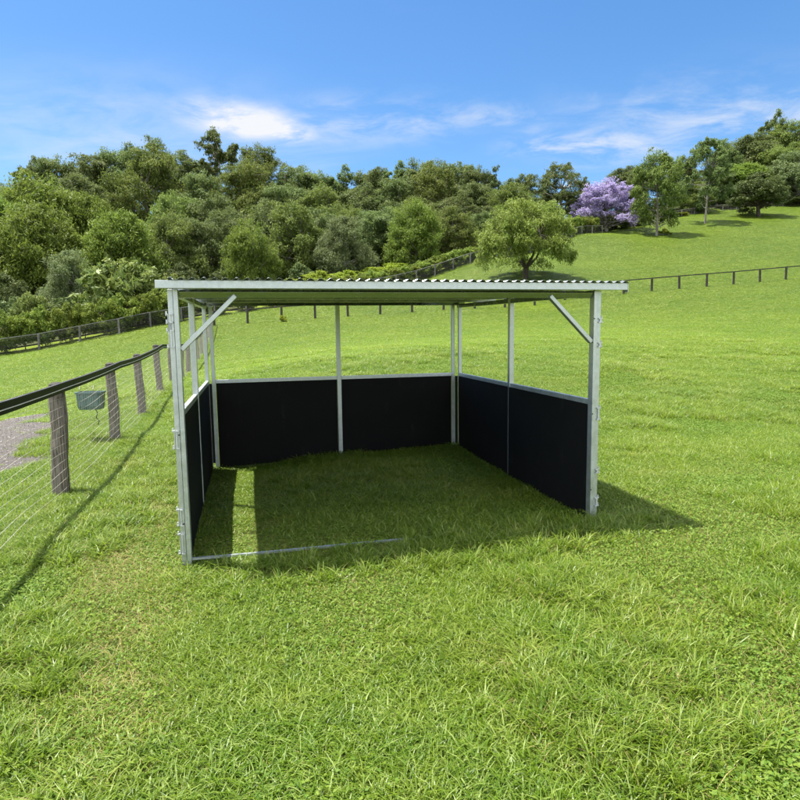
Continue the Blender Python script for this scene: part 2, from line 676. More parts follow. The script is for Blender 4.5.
def build_forest_floor():
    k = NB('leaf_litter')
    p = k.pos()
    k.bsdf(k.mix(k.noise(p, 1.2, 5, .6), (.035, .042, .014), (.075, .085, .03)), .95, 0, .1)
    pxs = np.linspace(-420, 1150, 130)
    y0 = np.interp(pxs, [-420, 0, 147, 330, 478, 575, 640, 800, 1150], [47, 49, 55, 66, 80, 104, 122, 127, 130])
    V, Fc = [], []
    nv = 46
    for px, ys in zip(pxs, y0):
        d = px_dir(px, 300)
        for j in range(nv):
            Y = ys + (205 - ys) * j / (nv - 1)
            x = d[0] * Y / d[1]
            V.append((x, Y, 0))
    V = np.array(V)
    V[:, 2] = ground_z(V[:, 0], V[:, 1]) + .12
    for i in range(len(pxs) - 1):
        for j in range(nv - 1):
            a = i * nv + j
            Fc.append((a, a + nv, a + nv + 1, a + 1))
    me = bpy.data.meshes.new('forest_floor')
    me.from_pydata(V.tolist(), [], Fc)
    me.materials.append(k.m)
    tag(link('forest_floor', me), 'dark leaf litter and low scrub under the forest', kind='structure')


build_forest_floor()

# fence line beside the shelter, and its lane
F1A = np.array([-3.80, 6.7])
F1D = np.array([-.262, 1.0])
F1D /= np.linalg.norm(F1D)
F1N = np.array([-F1D[1], F1D[0]])           # away from the shelter


def f1(t, off=0.):
    return F1A + F1D * t + F1N * off


def lane_weight(x, y):
    """1 in the middle of the gravel track, 0 outside"""
    d = np.c_[x, y] - F1A
    t = d @ F1D
    o = d @ F1N
    bnd = .75 + .022 * np.clip(t, 0, 12) ** 2 + .12 * np.sin(t * 1.9) + .07 * np.sin(t * 5.3)
    f = lambda lo, hi: np.clip(1.3 - np.abs(o - bnd - (lo + hi) / 2) / ((hi - lo) / 2), 0, 1)
    return np.maximum(f(-.15, 1.75), f(2.2, 2.9)) * (t < 11)


def build_lane():
    ts = np.linspace(-14, 13, 100)
    us = np.linspace(0, 1, 14)
    V, Fc = [], []
    for i, t in enumerate(ts):
        bq = .022 * min(max(t, 0), 12) ** 2
        lo = .45 + bq + .12 * math.sin(t * 1.3) + .06 * math.sin(t * 4.1)
        hi = 3.5 + bq + .3 * math.sin(t * .9 + 1) + .14 * math.sin(t * 3.7)
        if t > 11:
            m_ = (lo + hi) / 2
            k_ = max(0.02, 1 - (t - 11) / 2)
            lo, hi = m_ - (m_ - lo) * k_, m_ + (hi - m_) * k_
        for u in us:
            p = f1(t, lo + (hi - lo) * u)
            V.append((p[0], p[1], gz(*p) + .006))
    nu = len(us)
    for i in range(len(ts) - 1):
        for j in range(nu - 1):
            a = i * nu + j
            Fc.append((a, a + nu, a + nu + 1, a + 1))
    me = bpy.data.meshes.new('gravel_track')
    me.from_pydata(V, [], Fc)
    me.materials.append(M['gravel'])
    tag(link('gravel_track', me), 'grey gravel track with grass growing through it', kind='structure')


build_lane()

# ------------------------------------------------------------------ shelter
o0 = sh2w(0, 0)
FL = 0.005
shel = empty('field_shelter', (o0[0], o0[1], FL), YAW)
tag(shel, 'open-fronted galvanised steel horse shelter with flat corrugated roof and black lower walls', 'shelter')
G = M['galv']
ZM, ZT = 1.156, 2.100
SL = .013                                    # rise of the roof towards the back


def zt(b):
    return ZT + SL * b


def wz(a, b):
    p = sh2w(a, b)
    return gz(*p) - FL


PW = .074


def post(a, b, w, top, name='corner_post', w2=None):
    lo = wz(a, b) - .05
    return MB().box((a, b, (lo + top) / 2), (w, w2 or w, top - lo)).build(name, G, shel, .004)


pL = post(PW * .26, 0, PW * .46, ZT, 'corner_post', PW)
pR = post(SW - PW * .26, 0, PW * .46, ZT, 'corner_post', PW)
for a_, p_ in ((-PW * .245, pL), (SW + PW * .245, pR)):
    lo_ = wz(a_, 0) - .05
    MB().box((a_, .004, (lo_ + ZT) / 2), (PW * .49, PW - .010, ZT - lo_)).build('coupling_channel', G, p_, .003)
for a, s_ in ((0, 1), (SW, -1)):
    post(a, SD - .085, .046, zt(SD) - .002)
    post(a + s_ * .075, SD, .046, zt(SD) - .002)
post(SW / 2, SD, .056, zt(SD) - .002, 'middle_post')
post(SW, SD * .49, .056, zt(SD * .49) + .03, 'middle_post', .056)
post(0, SD * .44, .056, zt(SD * .44) + .03, 'middle_post', .056)
# roof frame
MB().bar((PW / 2 + .006, .0, ZT - .034), (SW - PW / 2 - .006, .0, ZT - .034), .036, .052, (0, -.47, .88)).build('front_beam', M['zinc'], shel, .003)
MB().bar((-.10, SD, zt(SD) + .028), (SW + .10, SD, zt(SD) + .028), .045, .06, (0, -.47, .88)).build('back_beam', M['zinc'], shel, .003)
for a in (0, SW):
    MB().bar((a, PW / 2 + .001, ZT - .02), (a, SD - .027, zt(SD) - .02), .044, .05).build('side_beam', M['zinc'], shel, .003)
for b in (.9, 1.8, 2.7):
    m = MB()
    z = zt(b)
    m.bar((-.09, b, z + .052), (SW + .20, b, z + .052), .05, .004)
    m.bar((-.09, b - .023, z + .028), (SW + .20, b - .023, z + .028), .004, .044)
    m.bar((-.09, b, z + .006), (SW + .20, b, z + .006), .05, .004)
    m.build('purlin', M['zinc'], shel)
# fascia channel along the front, proud of the posts
fa = MB()
A0, A1 = -.105, SW + .225
fa.box(((A0 + A1) / 2, -.125, ZT + .028), (A1 - A0, .004, .056))
fa.box(((A0 + A1) / 2, -.104, ZT + .002), (A1 - A0, .038, .004))
fa.box(((A0 + A1) / 2, -.104, ZT + .054), (A1 - A0, .038, .004))
fa.build('fascia', G, shel, .0012)
# end lip of fascia, right
MB().box((A1 + .004, -.105, ZT + .020), (.005, .045, .082)).build('end_cap', G, shel, .001)


def build_roof():
    pitch, amp = .076, .0095
    na = int((A1 - A0 + .02) / pitch * 10)
    aa = np.linspace(-.02, A1 + .01, na)
    bb = np.linspace(-.150, SD + .22, 9)
    V, Fc = [], []
    n = na
    for lay in (0, 1):
        for b in bb:
            for a in aa:
                V.append((a, b, ZT + SL * b + .0675 + amp * math.cos(a / pitch * 2 * math.pi) - lay * .0012))
    for lay in (0, 1):
        o_ = lay * n * len(bb)
        for j in range(len(bb) - 1):
            for i in range(n - 1):
                q = (o_ + j * n + i, o_ + j * n + i + 1, o_ + (j + 1) * n + i + 1, o_ + (j + 1) * n + i)
                Fc.append(q if lay == 0 else q[::-1])
    o_ = n * len(bb)
    for i in range(n - 1):
        Fc.append((i, o_ + i, o_ + i + 1, i + 1))
        e = (len(bb) - 1) * n
        Fc.append((e + i, e + i + 1, o_ + e + i + 1, o_ + e + i))
    me = bpy.data.meshes.new('roof_sheet')
    me.from_pydata(V, [], Fc)
    me.materials.append(M['zinc'])
    me.polygons.foreach_set('use_smooth', [True] * len(me.polygons))
    rf = link('roof_sheet', me, shel)
    rf['label'] = 'corrugated galvanised roof sheeting'
    # roofing screws on the crests over each purlin
    for b in (-.10, .9, 1.8, 2.7, SD):
        for a in np.arange(0.0, A1 - .02, pitch * 3):
            z = ZT + SL * b + .0675 + amp
            MB().tube([(a, b, z - .001), (a, b, z + .006)], .008, 6).build('roof_screw', G, rf)


build_roof()
# knee braces
for a, s_ in ((0, 1), (SW, -1)):
    dz = .40
    MB().bar((a + s_ * .040, .002, ZT - .04 - dz), (a + s_ * (.44), .002, ZT - .045), .034, .05, (0, 1, 0)).build('knee_brace', G, shel, .003)
# wall rails: front-end heights as they stand
ZLF, ZRF = ZM + .018, ZM - .028


def rail(p, q, w=.042, h=.046, name='wall_rail'):
    return MB().bar(p, q, w, h).build(name, G, shel, .003)


rb = .023
rail((0, PW / 2, ZLF), (0, SD - .11, ZM))
rail((SW, PW / 2, ZRF), (SW, SD - .11, ZM))
rail((.10, SD, ZM), (SW / 2 - .029, SD, ZM))
rail((SW / 2 + .029, SD, ZM), (SW - .10, SD, ZM))


def board(a0, b0, a1, b1, zt0, zt1, th=.014, name='black_board'):
    """black board from (a0,b0) to (a1,b1), standing on the ground rail"""
    d = Vector((a1 - a0, b1 - b0, 0)).normalized()
    n_ = Vector((-d.y, d.x, 0)) * th / 2
    z0, z1 = wz(a0, b0) + .012, wz(a1, b1) + .012
    m_ = MB()
    for sg in (-1, 1):
        for (a, b, z) in ((a0, b0, z0), (a1, b1, z1), (a1, b1, zt1), (a0, b0, zt0)):
            m_.v.append((a + sg * n_.x, b + sg * n_.y, z))
    m_.f = [(0, 1, 2, 3), (7, 6, 5, 4), (0, 4, 5, 1), (1, 5, 6, 2), (2, 6, 7, 3), (3, 7, 4, 0)]
    m_.build(name, M['rubber'], shel, .002)
    # ground rail just under it
    r_ = MB().bar((a0, b0, z0 - .012), (a1, b1, z1 - .012), .040, .022)
    r_.build('ground_rail', G, shel, .002)


lb = SD * .44
lerp = lambda t: ZLF + (ZM - ZLF) * t
board(.014, PW / 2 + .004, .014, lb - .012, ZLF - .022, lerp(.44) - .022)
board(.014, lb + .012, .014, SD - .115, lerp(.44) - .022, ZM - .022)
rbm = SD * .49
lerpr = lambda t: ZRF + (ZM - ZRF) * t
board(SW - .025, PW / 2 + .004, SW - .025, rbm - .012, ZRF - .022, lerpr(.49) - .022)
board(SW - .025, rbm + .012, SW - .025, SD - .115, lerpr(.49) - .022, ZM - .022)
board(.102, SD + .006, SW / 2 - .030, SD + .006, ZM - .022, ZM - .022)
board(SW / 2 + .030, SD + .006, SW - .102, SD + .006, ZM - .022, ZM - .022)
# corner filler boards
for a, s_ in ((0, 1), (SW, -1)):
    MB().box((a + s_ * .026, SD + .008, .60), (.050, .012, 1.06)).build('corner_filler', M['rubber'], shel)
# sill bar across the open front
m = MB()
n_ = 24
for i in range(n_):
    a0, a1 = PW / 2 + (SW - PW) * i / n_, PW / 2 + (SW - PW) * (i + 1) / n_
    z0 = wz(a0, 0) + .056 - .060 * (i / n_)
    z1 = wz(a1, 0) + .056 - .060 * ((i + 1) / n_)
    m.bar((a0, 0, z0), (a1 + .001, 0, z1), .026, .016)
m.build('front_sill_bar', G, shel)


def lug(post_o, a, s_, z0, z1, plate=True):
    h = MB()
    if plate:
        h.box((a + s_ * (PW / 2 + .003), -.012, (z0 + z1) / 2), (.006, .034, z1 - z0))
    for z in (z0, z1):
        h.box((a + s_ * (PW / 2 + .010), -.016, z), (.020, .026, .007))
        h.tube([(a + s_ * (PW / 2 + .015), -.016, z - .012), (a + s_ * (PW / 2 + .015), -.016, z + .022)], .006, 8)
    for z in (z0, z1):
        h.box((a + s_ * PW * .25, -PW / 2 - .003, z), (.024, .010, .009))
    h.box((a + s_ * PW * .34, -PW / 2 - .0005, (z0 + z1) / 2), (.010, .005, z1 - z0))
    o_ = h.build('hinge_lug', M['bright'], post_o)
    return o_


for z0, z1 in ((1.68, 1.92), (1.80, 1.86), (.93, 1.06), (.12, .27), (.34, .46)):
    lug(pL, 0, -1, z0, z1)
for z0, z1 in ((1.83, 1.86), (1.62, 1.65), (.98, 1.08), (.20, .27), (.50, .53)):
    lug(pR, SW, 1, z0, z1)
# dark bolt holes in the front faces
for a, po in ((0, pL), (SW, pR)):
    for z in (1.86, 1.03, .35):
        MB().tube([(a + .012 * (1 if a == 0 else -1) - .02, -PW / 2 - .0015, z), (a + .012 * (1 if a == 0 else -1) - .02, -PW / 2 + .002, z)], .006, 10).build('bolt_hole', M['strap'], po)

# ------------------------------------------------------------------ the near fence on the left
fence = empty('sight_rail_fence', (*F1A, gz(*F1A)))
tag(fence, 'wood post fence with black top rail and wire netting beside the shelter', 'fence')


def rel(root, p):
    return (p[0] - root.location.x, p[1] - root.location.y, p[2] - root.location.z)


ts = [-9.6, -6.4, -3.2, 0.0, 3.2, 6.08, 9.18, 12.3, 15.4, 18.6, 21.8, 25.0, 28.2, 31.4, 34.6, 37.8, 41.2, 44.2]
PH = 1.20
tops = []
for i, t in enumerate(ts):
    p = f1(t)
    g = gz(*p)
    r_ = .084 * random.uniform(.86, 1.12)
    lean = (random.uniform(-.045, .045), random.uniform(-.045, .045))
    pts, rad = [], []
    for k_ in range(9):
        u = k_ / 8
        pts.append(rel(fence, (p[0] + lean[0] * u + .008 * math.sin(u * 7 + i), p[1] + lean[1] * u, g - .1 + u * (PH + .12))))
        rad.append(r_ * (1.06 - .10 * u) * random.uniform(.97, 1.03))
    MB().tube(pts, rad, 11, True, .07).build('post', M['wood'], fence, 0)
    tops.append((p[0] + F1N[0] * -.0, p[1], g + PH))
    if t < 16:
        cap = MB()
        q = rel(fence, (p[0] + lean[0], p[1] + lean[1], g + PH + .02))
        cap.tube([q, (q[0], q[1], q[2] + .035), (q[0], q[1], q[2] + .055)], [r_ * .95, r_ * .85, r_ * .45], 10)
        cap.build('post_cap', M['darkwood'], fence)
# top rail on the shelter side, sagging a little between posts
mr, ml, mt = MB(), MB(), MB()
prev = None
for i in range(len(tops) - 1):
    A, B = np.array(tops[i]), np.array(tops[i + 1])
    for k_ in range(4):
        for (u0, u1) in ((k_ / 4, (k_ + 1) / 4),):
            P_ = A + (B - A) * u0
            Q_ = A + (B - A) * u1
            off = np.array([-F1N[0], -F1N[1], 0]) * .116
            sg = lambda u: np.array([0, 0, -.012 * 4 * u * (1 - u) + .030])
            p_, q_ = P_ + off + sg(u0), Q_ + off + sg(u1)
            mr.bar(rel(fence, p_), rel(fence, q_), .046, .100)
            off2 = np.array([-F1N[0], -F1N[1], 0]) * .0255
            for dz_, w_ in ((-.012, .007),):
                ml.bar(rel(fence, p_ + off2 + [0, 0, dz_]), rel(fence, q_ + off2 + [0, 0, dz_]), .003, w_)
            mt.bar(rel(fence, p_ + [0, 0, .0500]), rel(fence, q_ + [0, 0, .0500]), .007, .003)
tr_ = mr.build('top_rail', M['blackpvc'], fence)
ml.build('rail_line', M['whiteline'], tr_)
mt.build('rail_top_highlight', M['greywood'], tr_)  # grey strip put in as the highlight along the rail's top edge


# netting: knotted wires, a grid of about 10 cm
def netting(root, path, h, step, wr, mat, side, name='wire_netting', nh=None, sag=.01):
    m_ = MB()
    nh = nh or int(h / step)
    # resample the path
    P = [np.array(p) for p in path]
    seg = [np.linalg.norm(P[i + 1] - P[i]) for i in range(len(P) - 1)]
    s_ = np.r_[0, np.cumsum(seg)]
    n = int(s_[-1] / step)
    X = np.array([[np.interp(k_ * step, s_, [p[c] for p in P]) for c in (0, 1)] for k_ in range(n + 1)])
    X = X + np.array(side)
    Z = ground_z(X[:, 0], X[:, 1])
    for j in range(nh + 1):
        z = .04 + (h - .04) * j / nh
        pts = [rel(root, (X[k_, 0], X[k_, 1], Z[k_] + z + sag * math.sin(k_ * .31 + j))) for k_ in range(0, n + 1, 3)]
        m_.tube(pts, wr, 3, False)
    for k_ in range(n + 1):
        jx = .012 * math.sin(k_ * 1.7)
        a = rel(root, (X[k_, 0], X[k_, 1] + jx, Z[k_] + .04))
        b = rel(root, (X[k_, 0], X[k_, 1] - jx, Z[k_] + h))
        m_.tube([a, b], wr * .75, 3, False)
    return m_.build(name, mat, root)


netting(fence, [f1(t) for t in ts], 1.10, .10, .0016, M['wire'], -F1N * .100)


# a feed tub hung on the lane side, between the first posts
def build_tub():
    c = at(91, 399, 9.7)
    r0 = empty('feed_tub', (c[0], c[1], c[2] - .16), .12)
    r0.scale = (.86, .86, .92)
    tag(r0, 'grey-green plastic feed tub hung behind the second fence post', 'feed tub')

    def ring(w, d, z, n=28, e=9):
        pts = []
        for k_ in range(n):
            t = 2 * math.pi * k_ / n
            cx, sn = math.cos(t), math.sin(t)
            rr = (abs(cx) ** e + abs(sn) ** e) ** (-1 / e)
            pts.append((w * rr * cx, d * rr * sn, z))
        return pts
    n = 28
    prof = [(.185, .125, 0), (.205, .145, .06), (.215, .155, .27), (.232, .170, .275), (.232, .170, .305), (.208, .148, .306), (.19, .13, .10), (.15, .09, .02)]
    m_ = MB()
    for w, d, z in prof:
        m_.v += ring(w, d, z)
    for i in range(len(prof) - 1):
        for k_ in range(n):
            a, b = i * n + k_, i * n + (k_ + 1) % n
            m_.f.append((a, b, b + n, a + n))
    m_.f.append(tuple(range(n))[::-1])
    m_.f.append(tuple((len(prof) - 1) * n + k_ for k_ in range(n)))
    m_.build('tub_body', M['tub'], r0, 0, False)
    for s_ in (-1, 1):
        MB().tube([(s_ * .12, -.17, .29), (s_ * .12, -.20, .36), (s_ * .12, -.16, .42)], .006, 6).build('hook', M['wire'], r0)
    m_ = MB()
    m_.tube([(.12, -.15, .02), (.16, -.17, -.06), (.13, -.16, -.13), (.18, -.17, -.2), (.15, -.16, -.25)], .008, 5)
    m_.build('strap', M['strap'], r0)


build_tub()


# ------------------------------------------------------------------ far fences
def far_fence(name, label, pts, spacing, ph, pw, pmat, rmat, wmat=None, rail_h=.09, cat='fence', wstep=.12, wr=.003, rails=(1.0,)):
    """pts: (px, Y) pairs along the fence"""
    P = []
    for px, Y in pts:
        d = px_dir(px, 300)
        P.append(np.array([d[0] * Y / d[1], Y]))
    seg = [np.linalg.norm(P[i + 1] - P[i]) for i in range(len(P) - 1)]
    s_ = np.r_[0, np.cumsum(seg)]
    n = int(s_[-1] / spacing)
    X = [np.array([np.interp(k_ * spacing, s_, [p[c] for p in P]) for c in (0, 1)]) for k_ in range(n + 1)]
    root = empty(name, (X[0][0], X[0][1], gz(*X[0])))
    tag(root, label, cat, 'boundary fences')
    Z = [gz(*x) for x in X]
    for k_, (x, z) in enumerate(zip(X, Z)):
        h = ph * random.uniform(.97, 1.05)
        lx = random.uniform(-.03, .03)
        q0, q1 = rel(root, (x[0], x[1], z - .1)), rel(root, (x[0] + lx, x[1], z + h))
        MB().tube([q0, q1], [pw, pw * .92], 8).build('post', pmat, root)
    m_ = MB()
    for fr in rails:
        for k_ in range(n):
            a, b = X[k_], X[k_ + 1]
            m_.bar(rel(root, (a[0], a[1], Z[k_] + ph * fr + .02)), rel(root, (b[0], b[1], Z[k_ + 1] + ph * fr + .02)), .06, rail_h)
    m_.build('top_rail', rmat, root)
    if wmat:
        netting(root, X, ph, wstep, wr, wmat, np.array([0, -.12]))
    return root, X


far_fence('paddock_fence', 'long dark post and rail fence crossing the pasture behind the shelter and to the right',
          [(213, 50), (246, 50), (312, 51), (375, 52), (468, 53), (530, 54), (624, 55), (681, 56), (741, 57), (795, 58), (900, 60), (1050, 63)],
          2.72, 1.15, .105, M['darkwood'], M['darkwood'])
_, HX = far_fence('hedge_fence', 'grey post fence with shade-darkened mesh running in front of the clipped hedge',
                  [(-220, 40), (-100, 43), (0, 46), (21, 47), (56, 48), (90, 49), (121, 50), (147, 52), (175, 54), (250, 57), (330, 62), (410, 68), (430, 70), (478, 75), (525, 84), (575, 94), (602, 99)],
                  2.85, 1.25, .085, M['greywood'], M['greywood'], M['shadewire'], .05, wstep=.10, wr=.008)
far_fence('hilltop_fence', 'thin grey wire fence along the tree line on the hilltop at right',
          [(640, 112), (690, 118), (740, 122), (800, 124), (900, 128)], 3.4, 1.2, .06, M['greywood'], M['greywood'], M['wire'], .03, wstep=.25, wr=.006)


# ------------------------------------------------------------------ trees
def leaf_cloud(centers, radii, counts, size, asp, outw, droop, cc=None, shell=.35, seed=0):
    """leaf quads around clump centres -> V, bc, cc"""
    g = np.random.default_rng(seed)
    idx = np.repeat(np.arange(len(centers)), counts)
    n = len(idx)
    d = g.normal(size=(n, 3))
    d /= np.linalg.norm(d, axis=1)[:, None]
    d[:, 2] = np.where((d[:, 2] < -.5) & (g.random(n) < .5), -d[:, 2], d[:, 2])
    rr = shell + (1 - shell) * g.random(n) ** .6
    rr *= 1 + .18 * g.normal(size=n)
    P = centers[idx] + d * rr[:, None] * radii[idx]
    P[:, 2] -= droop * g.random(n) ** 2
    nrm = d * outw + g.normal(size=(n, 3)) * (1 - outw) * .9 + np.array([0, 0, .25])
    nrm /= np.linalg.norm(nrm, axis=1)[:, None]
    u = np.cross(nrm, g.normal(size=(n, 3)))
    if droop > 0:
        dn = np.array([0, 0, -1.]) + g.normal(size=(n, 3)) * .35
        u = dn - nrm * (dn * nrm).sum(1)[:, None]
    u /= np.linalg.norm(u, axis=1)[:, None] + 1e-9
    v = np.cross(nrm, u)
    s = size * (0.6 + .8 * g.random(n))
    a, b = u * (s * asp)[:, None], v * s[:, None]
    V = np.stack([P - a, P - b * .5 + a * .1, P + a, P + b * .5 + a * .1], 1).reshape(-1, 3)
    c = (cc if cc is not None else g.random(len(centers)))[idx]
    return V, g.random(n), c


def make_tree(kind, mat, bark, H, Wd, crown_lo, n1, n2, leaves, size, asp=1.4, outw=.55, droop=0., shape='round', trunk_r=.3, fork=False, seed=0, r1=.30, r2=.42, blank=0.):
    """H, Wd: real size; crown_lo: height fraction at which the crown starts. Returns (trunk mesh, crown mesh)."""
    g = np.random.default_rng(seed)
    random.seed(seed)
    R = Wd / 2
    zc = H * (crown_lo + 1) / 2
    hz = H * (1 - crown_lo) / 2
    # level-1 boughs on and inside an uneven envelope
    c1, rad1 = [], []
    tries = 0
    while len(c1) < n1 and tries < 4000:
        tries += 1
        d = g.normal(size=3)
        d /= np.linalg.norm(d)
        q = g.random() ** .38
        if shape == 'round':
            e = np.array([d[0] * R, d[1] * R, d[2] * hz]) * q * (1 - r1 * .75)
        elif shape == 'dome':
            d[2] = abs(d[2]) * 1.9 - .9
            e = np.array([d[0] * R, d[1] * R, d[2] * hz]) * min(1, q * 1.05) * (1 - r1 * .7)
        elif shape == 'egg':
            zz = 1 - 2 * g.random() ** .85
            w_ = math.sqrt(max(0, 1 - zz * zz)) * (1 - .22 * zz) + .1
            hn = math.hypot(d[0], d[1]) + 1e-6
            qq = g.random() ** .35
            e = np.array([d[0] / hn * R * w_ * qq * (1 - r1 * .6), d[1] / hn * R * w_ * qq * (1 - r1 * .6), zz * hz * (1 - r1 * .5)])
        elif shape == 'spire':
            zz = g.uniform(-1, 1)
            w_ = (1 - (zz + 1) / 2) ** .7 * .9 + .12
            e = np.array([d[0] * R * w_, d[1] * R * w_, zz * hz * (1 - r1 * .5)])
        elif shape == 'tiers':
            zz = g.choice([-.8, -.35, .1, .5, .85]) + g.normal() * .08
            w_ = 1.05 - .55 * (zz + 1) / 2
            e = np.array([d[0] * R * w_ * .8, d[1] * R * w_ * .8, zz * hz * .9])
        r = r1 * R * g.uniform(.7, 1.25)
        p = e + [0, 0, zc]
        if any(np.linalg.norm(p - c) < .42 * (r + rr) for c, rr in zip(c1, rad1)) and tries < 3000:
            continue
        c1.append(p)
        rad1.append(r)
    vz = float(np.clip(hz / R, .8, 1.35))
    c1 = np.array(c1)
    rad1 = np.array(rad1)
    # level-2 sprays around every bough
    c2, rad2, cc2 = [], [], []
    for c, r in zip(c1, rad1):
        base = g.random()
        for _ in range(n2):
            if g.random() < blank:
                continue
            d = g.normal(size=3)
            d /= np.linalg.norm(d)
            if d[2] < -.3 and g.random() < .35:
                d[2] *= -1
            k_ = r2 * r * g.uniform(.6, 1.3)
            c2.append(c + d * r * g.uniform(.35, .95) * np.array([1, 1, vz]))
            rad2.append([k_, k_, k_ * .9])
            cc2.append(np.clip(base * .6 + g.random() * .4 + d[2] * .1, 0, 1))
    c2, rad2, cc2 = np.array(c2), np.array(rad2), np.array(cc2)
    cnt = np.full(len(c2), max(4, leaves // len(c2)))
    V, bc, cc = leaf_cloud(c2, rad2, cnt, size, asp, outw, droop, cc2, seed=seed + 1)
    V[:, 2] = np.maximum(V[:, 2], .05)
    crown = np_mesh(kind + '_crown', V, len(bc), 4, [mat], {'bc': bc, 'cc': cc})
    # trunk and limbs
    t = MB()
    lean = g.normal(size=2) * .04 * H
    top = np.array([lean[0], lean[1], zc + hz * (.15 if not fork else -.5)])
    if fork:
        fk = np.array([0, 0, H * .13])
        t.tube([(0, 0, -.2), (0, 0, 0.1), tuple(fk)], [trunk_r * 1.3, trunk_r * 1.05, trunk_r], 9)
        stems = []
        for j in range(4):
            an = j * 1.6 + g.random()
            e = np.array([math.cos(an) * R * .5, math.sin(an) * R * .5, zc - hz * .15])
            mid_ = fk * .45 + e * .55 + [0, 0, -.06 * H]
            t.tube([tuple(fk), tuple(mid_), tuple(e)], [trunk_r * .7, trunk_r * .45, trunk_r * .2], 7)
            stems.append(e)
        for c, r in zip(c1, rad1):
            s0 = min(stems, key=lambda s_: np.linalg.norm(s_ - c))
            m_ = (s0 + c) / 2 + g.normal(size=3) * .1 * r
            t.tube([tuple(s0), tuple(m_), tuple(c)], [trunk_r * .2, trunk_r * .12, trunk_r * .05], 5)
    else:
        path = [np.array([0, 0, -.3]), np.array([0, 0, .1]), top * [.4, .4, .45] + g.normal(size=3) * .012 * H, top]
        t.tube([tuple(p) for p in path], [trunk_r * 1.4, trunk_r, trunk_r * .7, trunk_r * .3], 8)
        for c, r in zip(c1, rad1):
            h_ = np.clip((c[2] - r * 1.2) / max(top[2], .1), .15, .95)
            s0 = np.array([np.interp(h_, [0, .45, 1], [0, path[2][0], top[0]]), np.interp(h_, [0, .45, 1], [0, path[2][1], top[1]]), top[2] * h_])
            if c[2] < s0[2]:
                s0[2] = c[2] * .8
            m_ = (s0 + c) / 2 + np.array([0, 0, -.15 * r]) + g.normal(size=3) * .12 * r
            t.tube([tuple(s0), tuple(m_), tuple(c)], [trunk_r * .38, trunk_r * .25, trunk_r * .08], 5)
            for _ in range(3):
                e = c + g.normal(size=3) * r * .55
                t.tube([tuple(c), tuple(e)], [trunk_r * .09, trunk_r * .03], 4)
    trunk = t.mesh(kind + '_trunk', bark)
    return dict(t=trunk, c=crown, H=H, W=Wd)


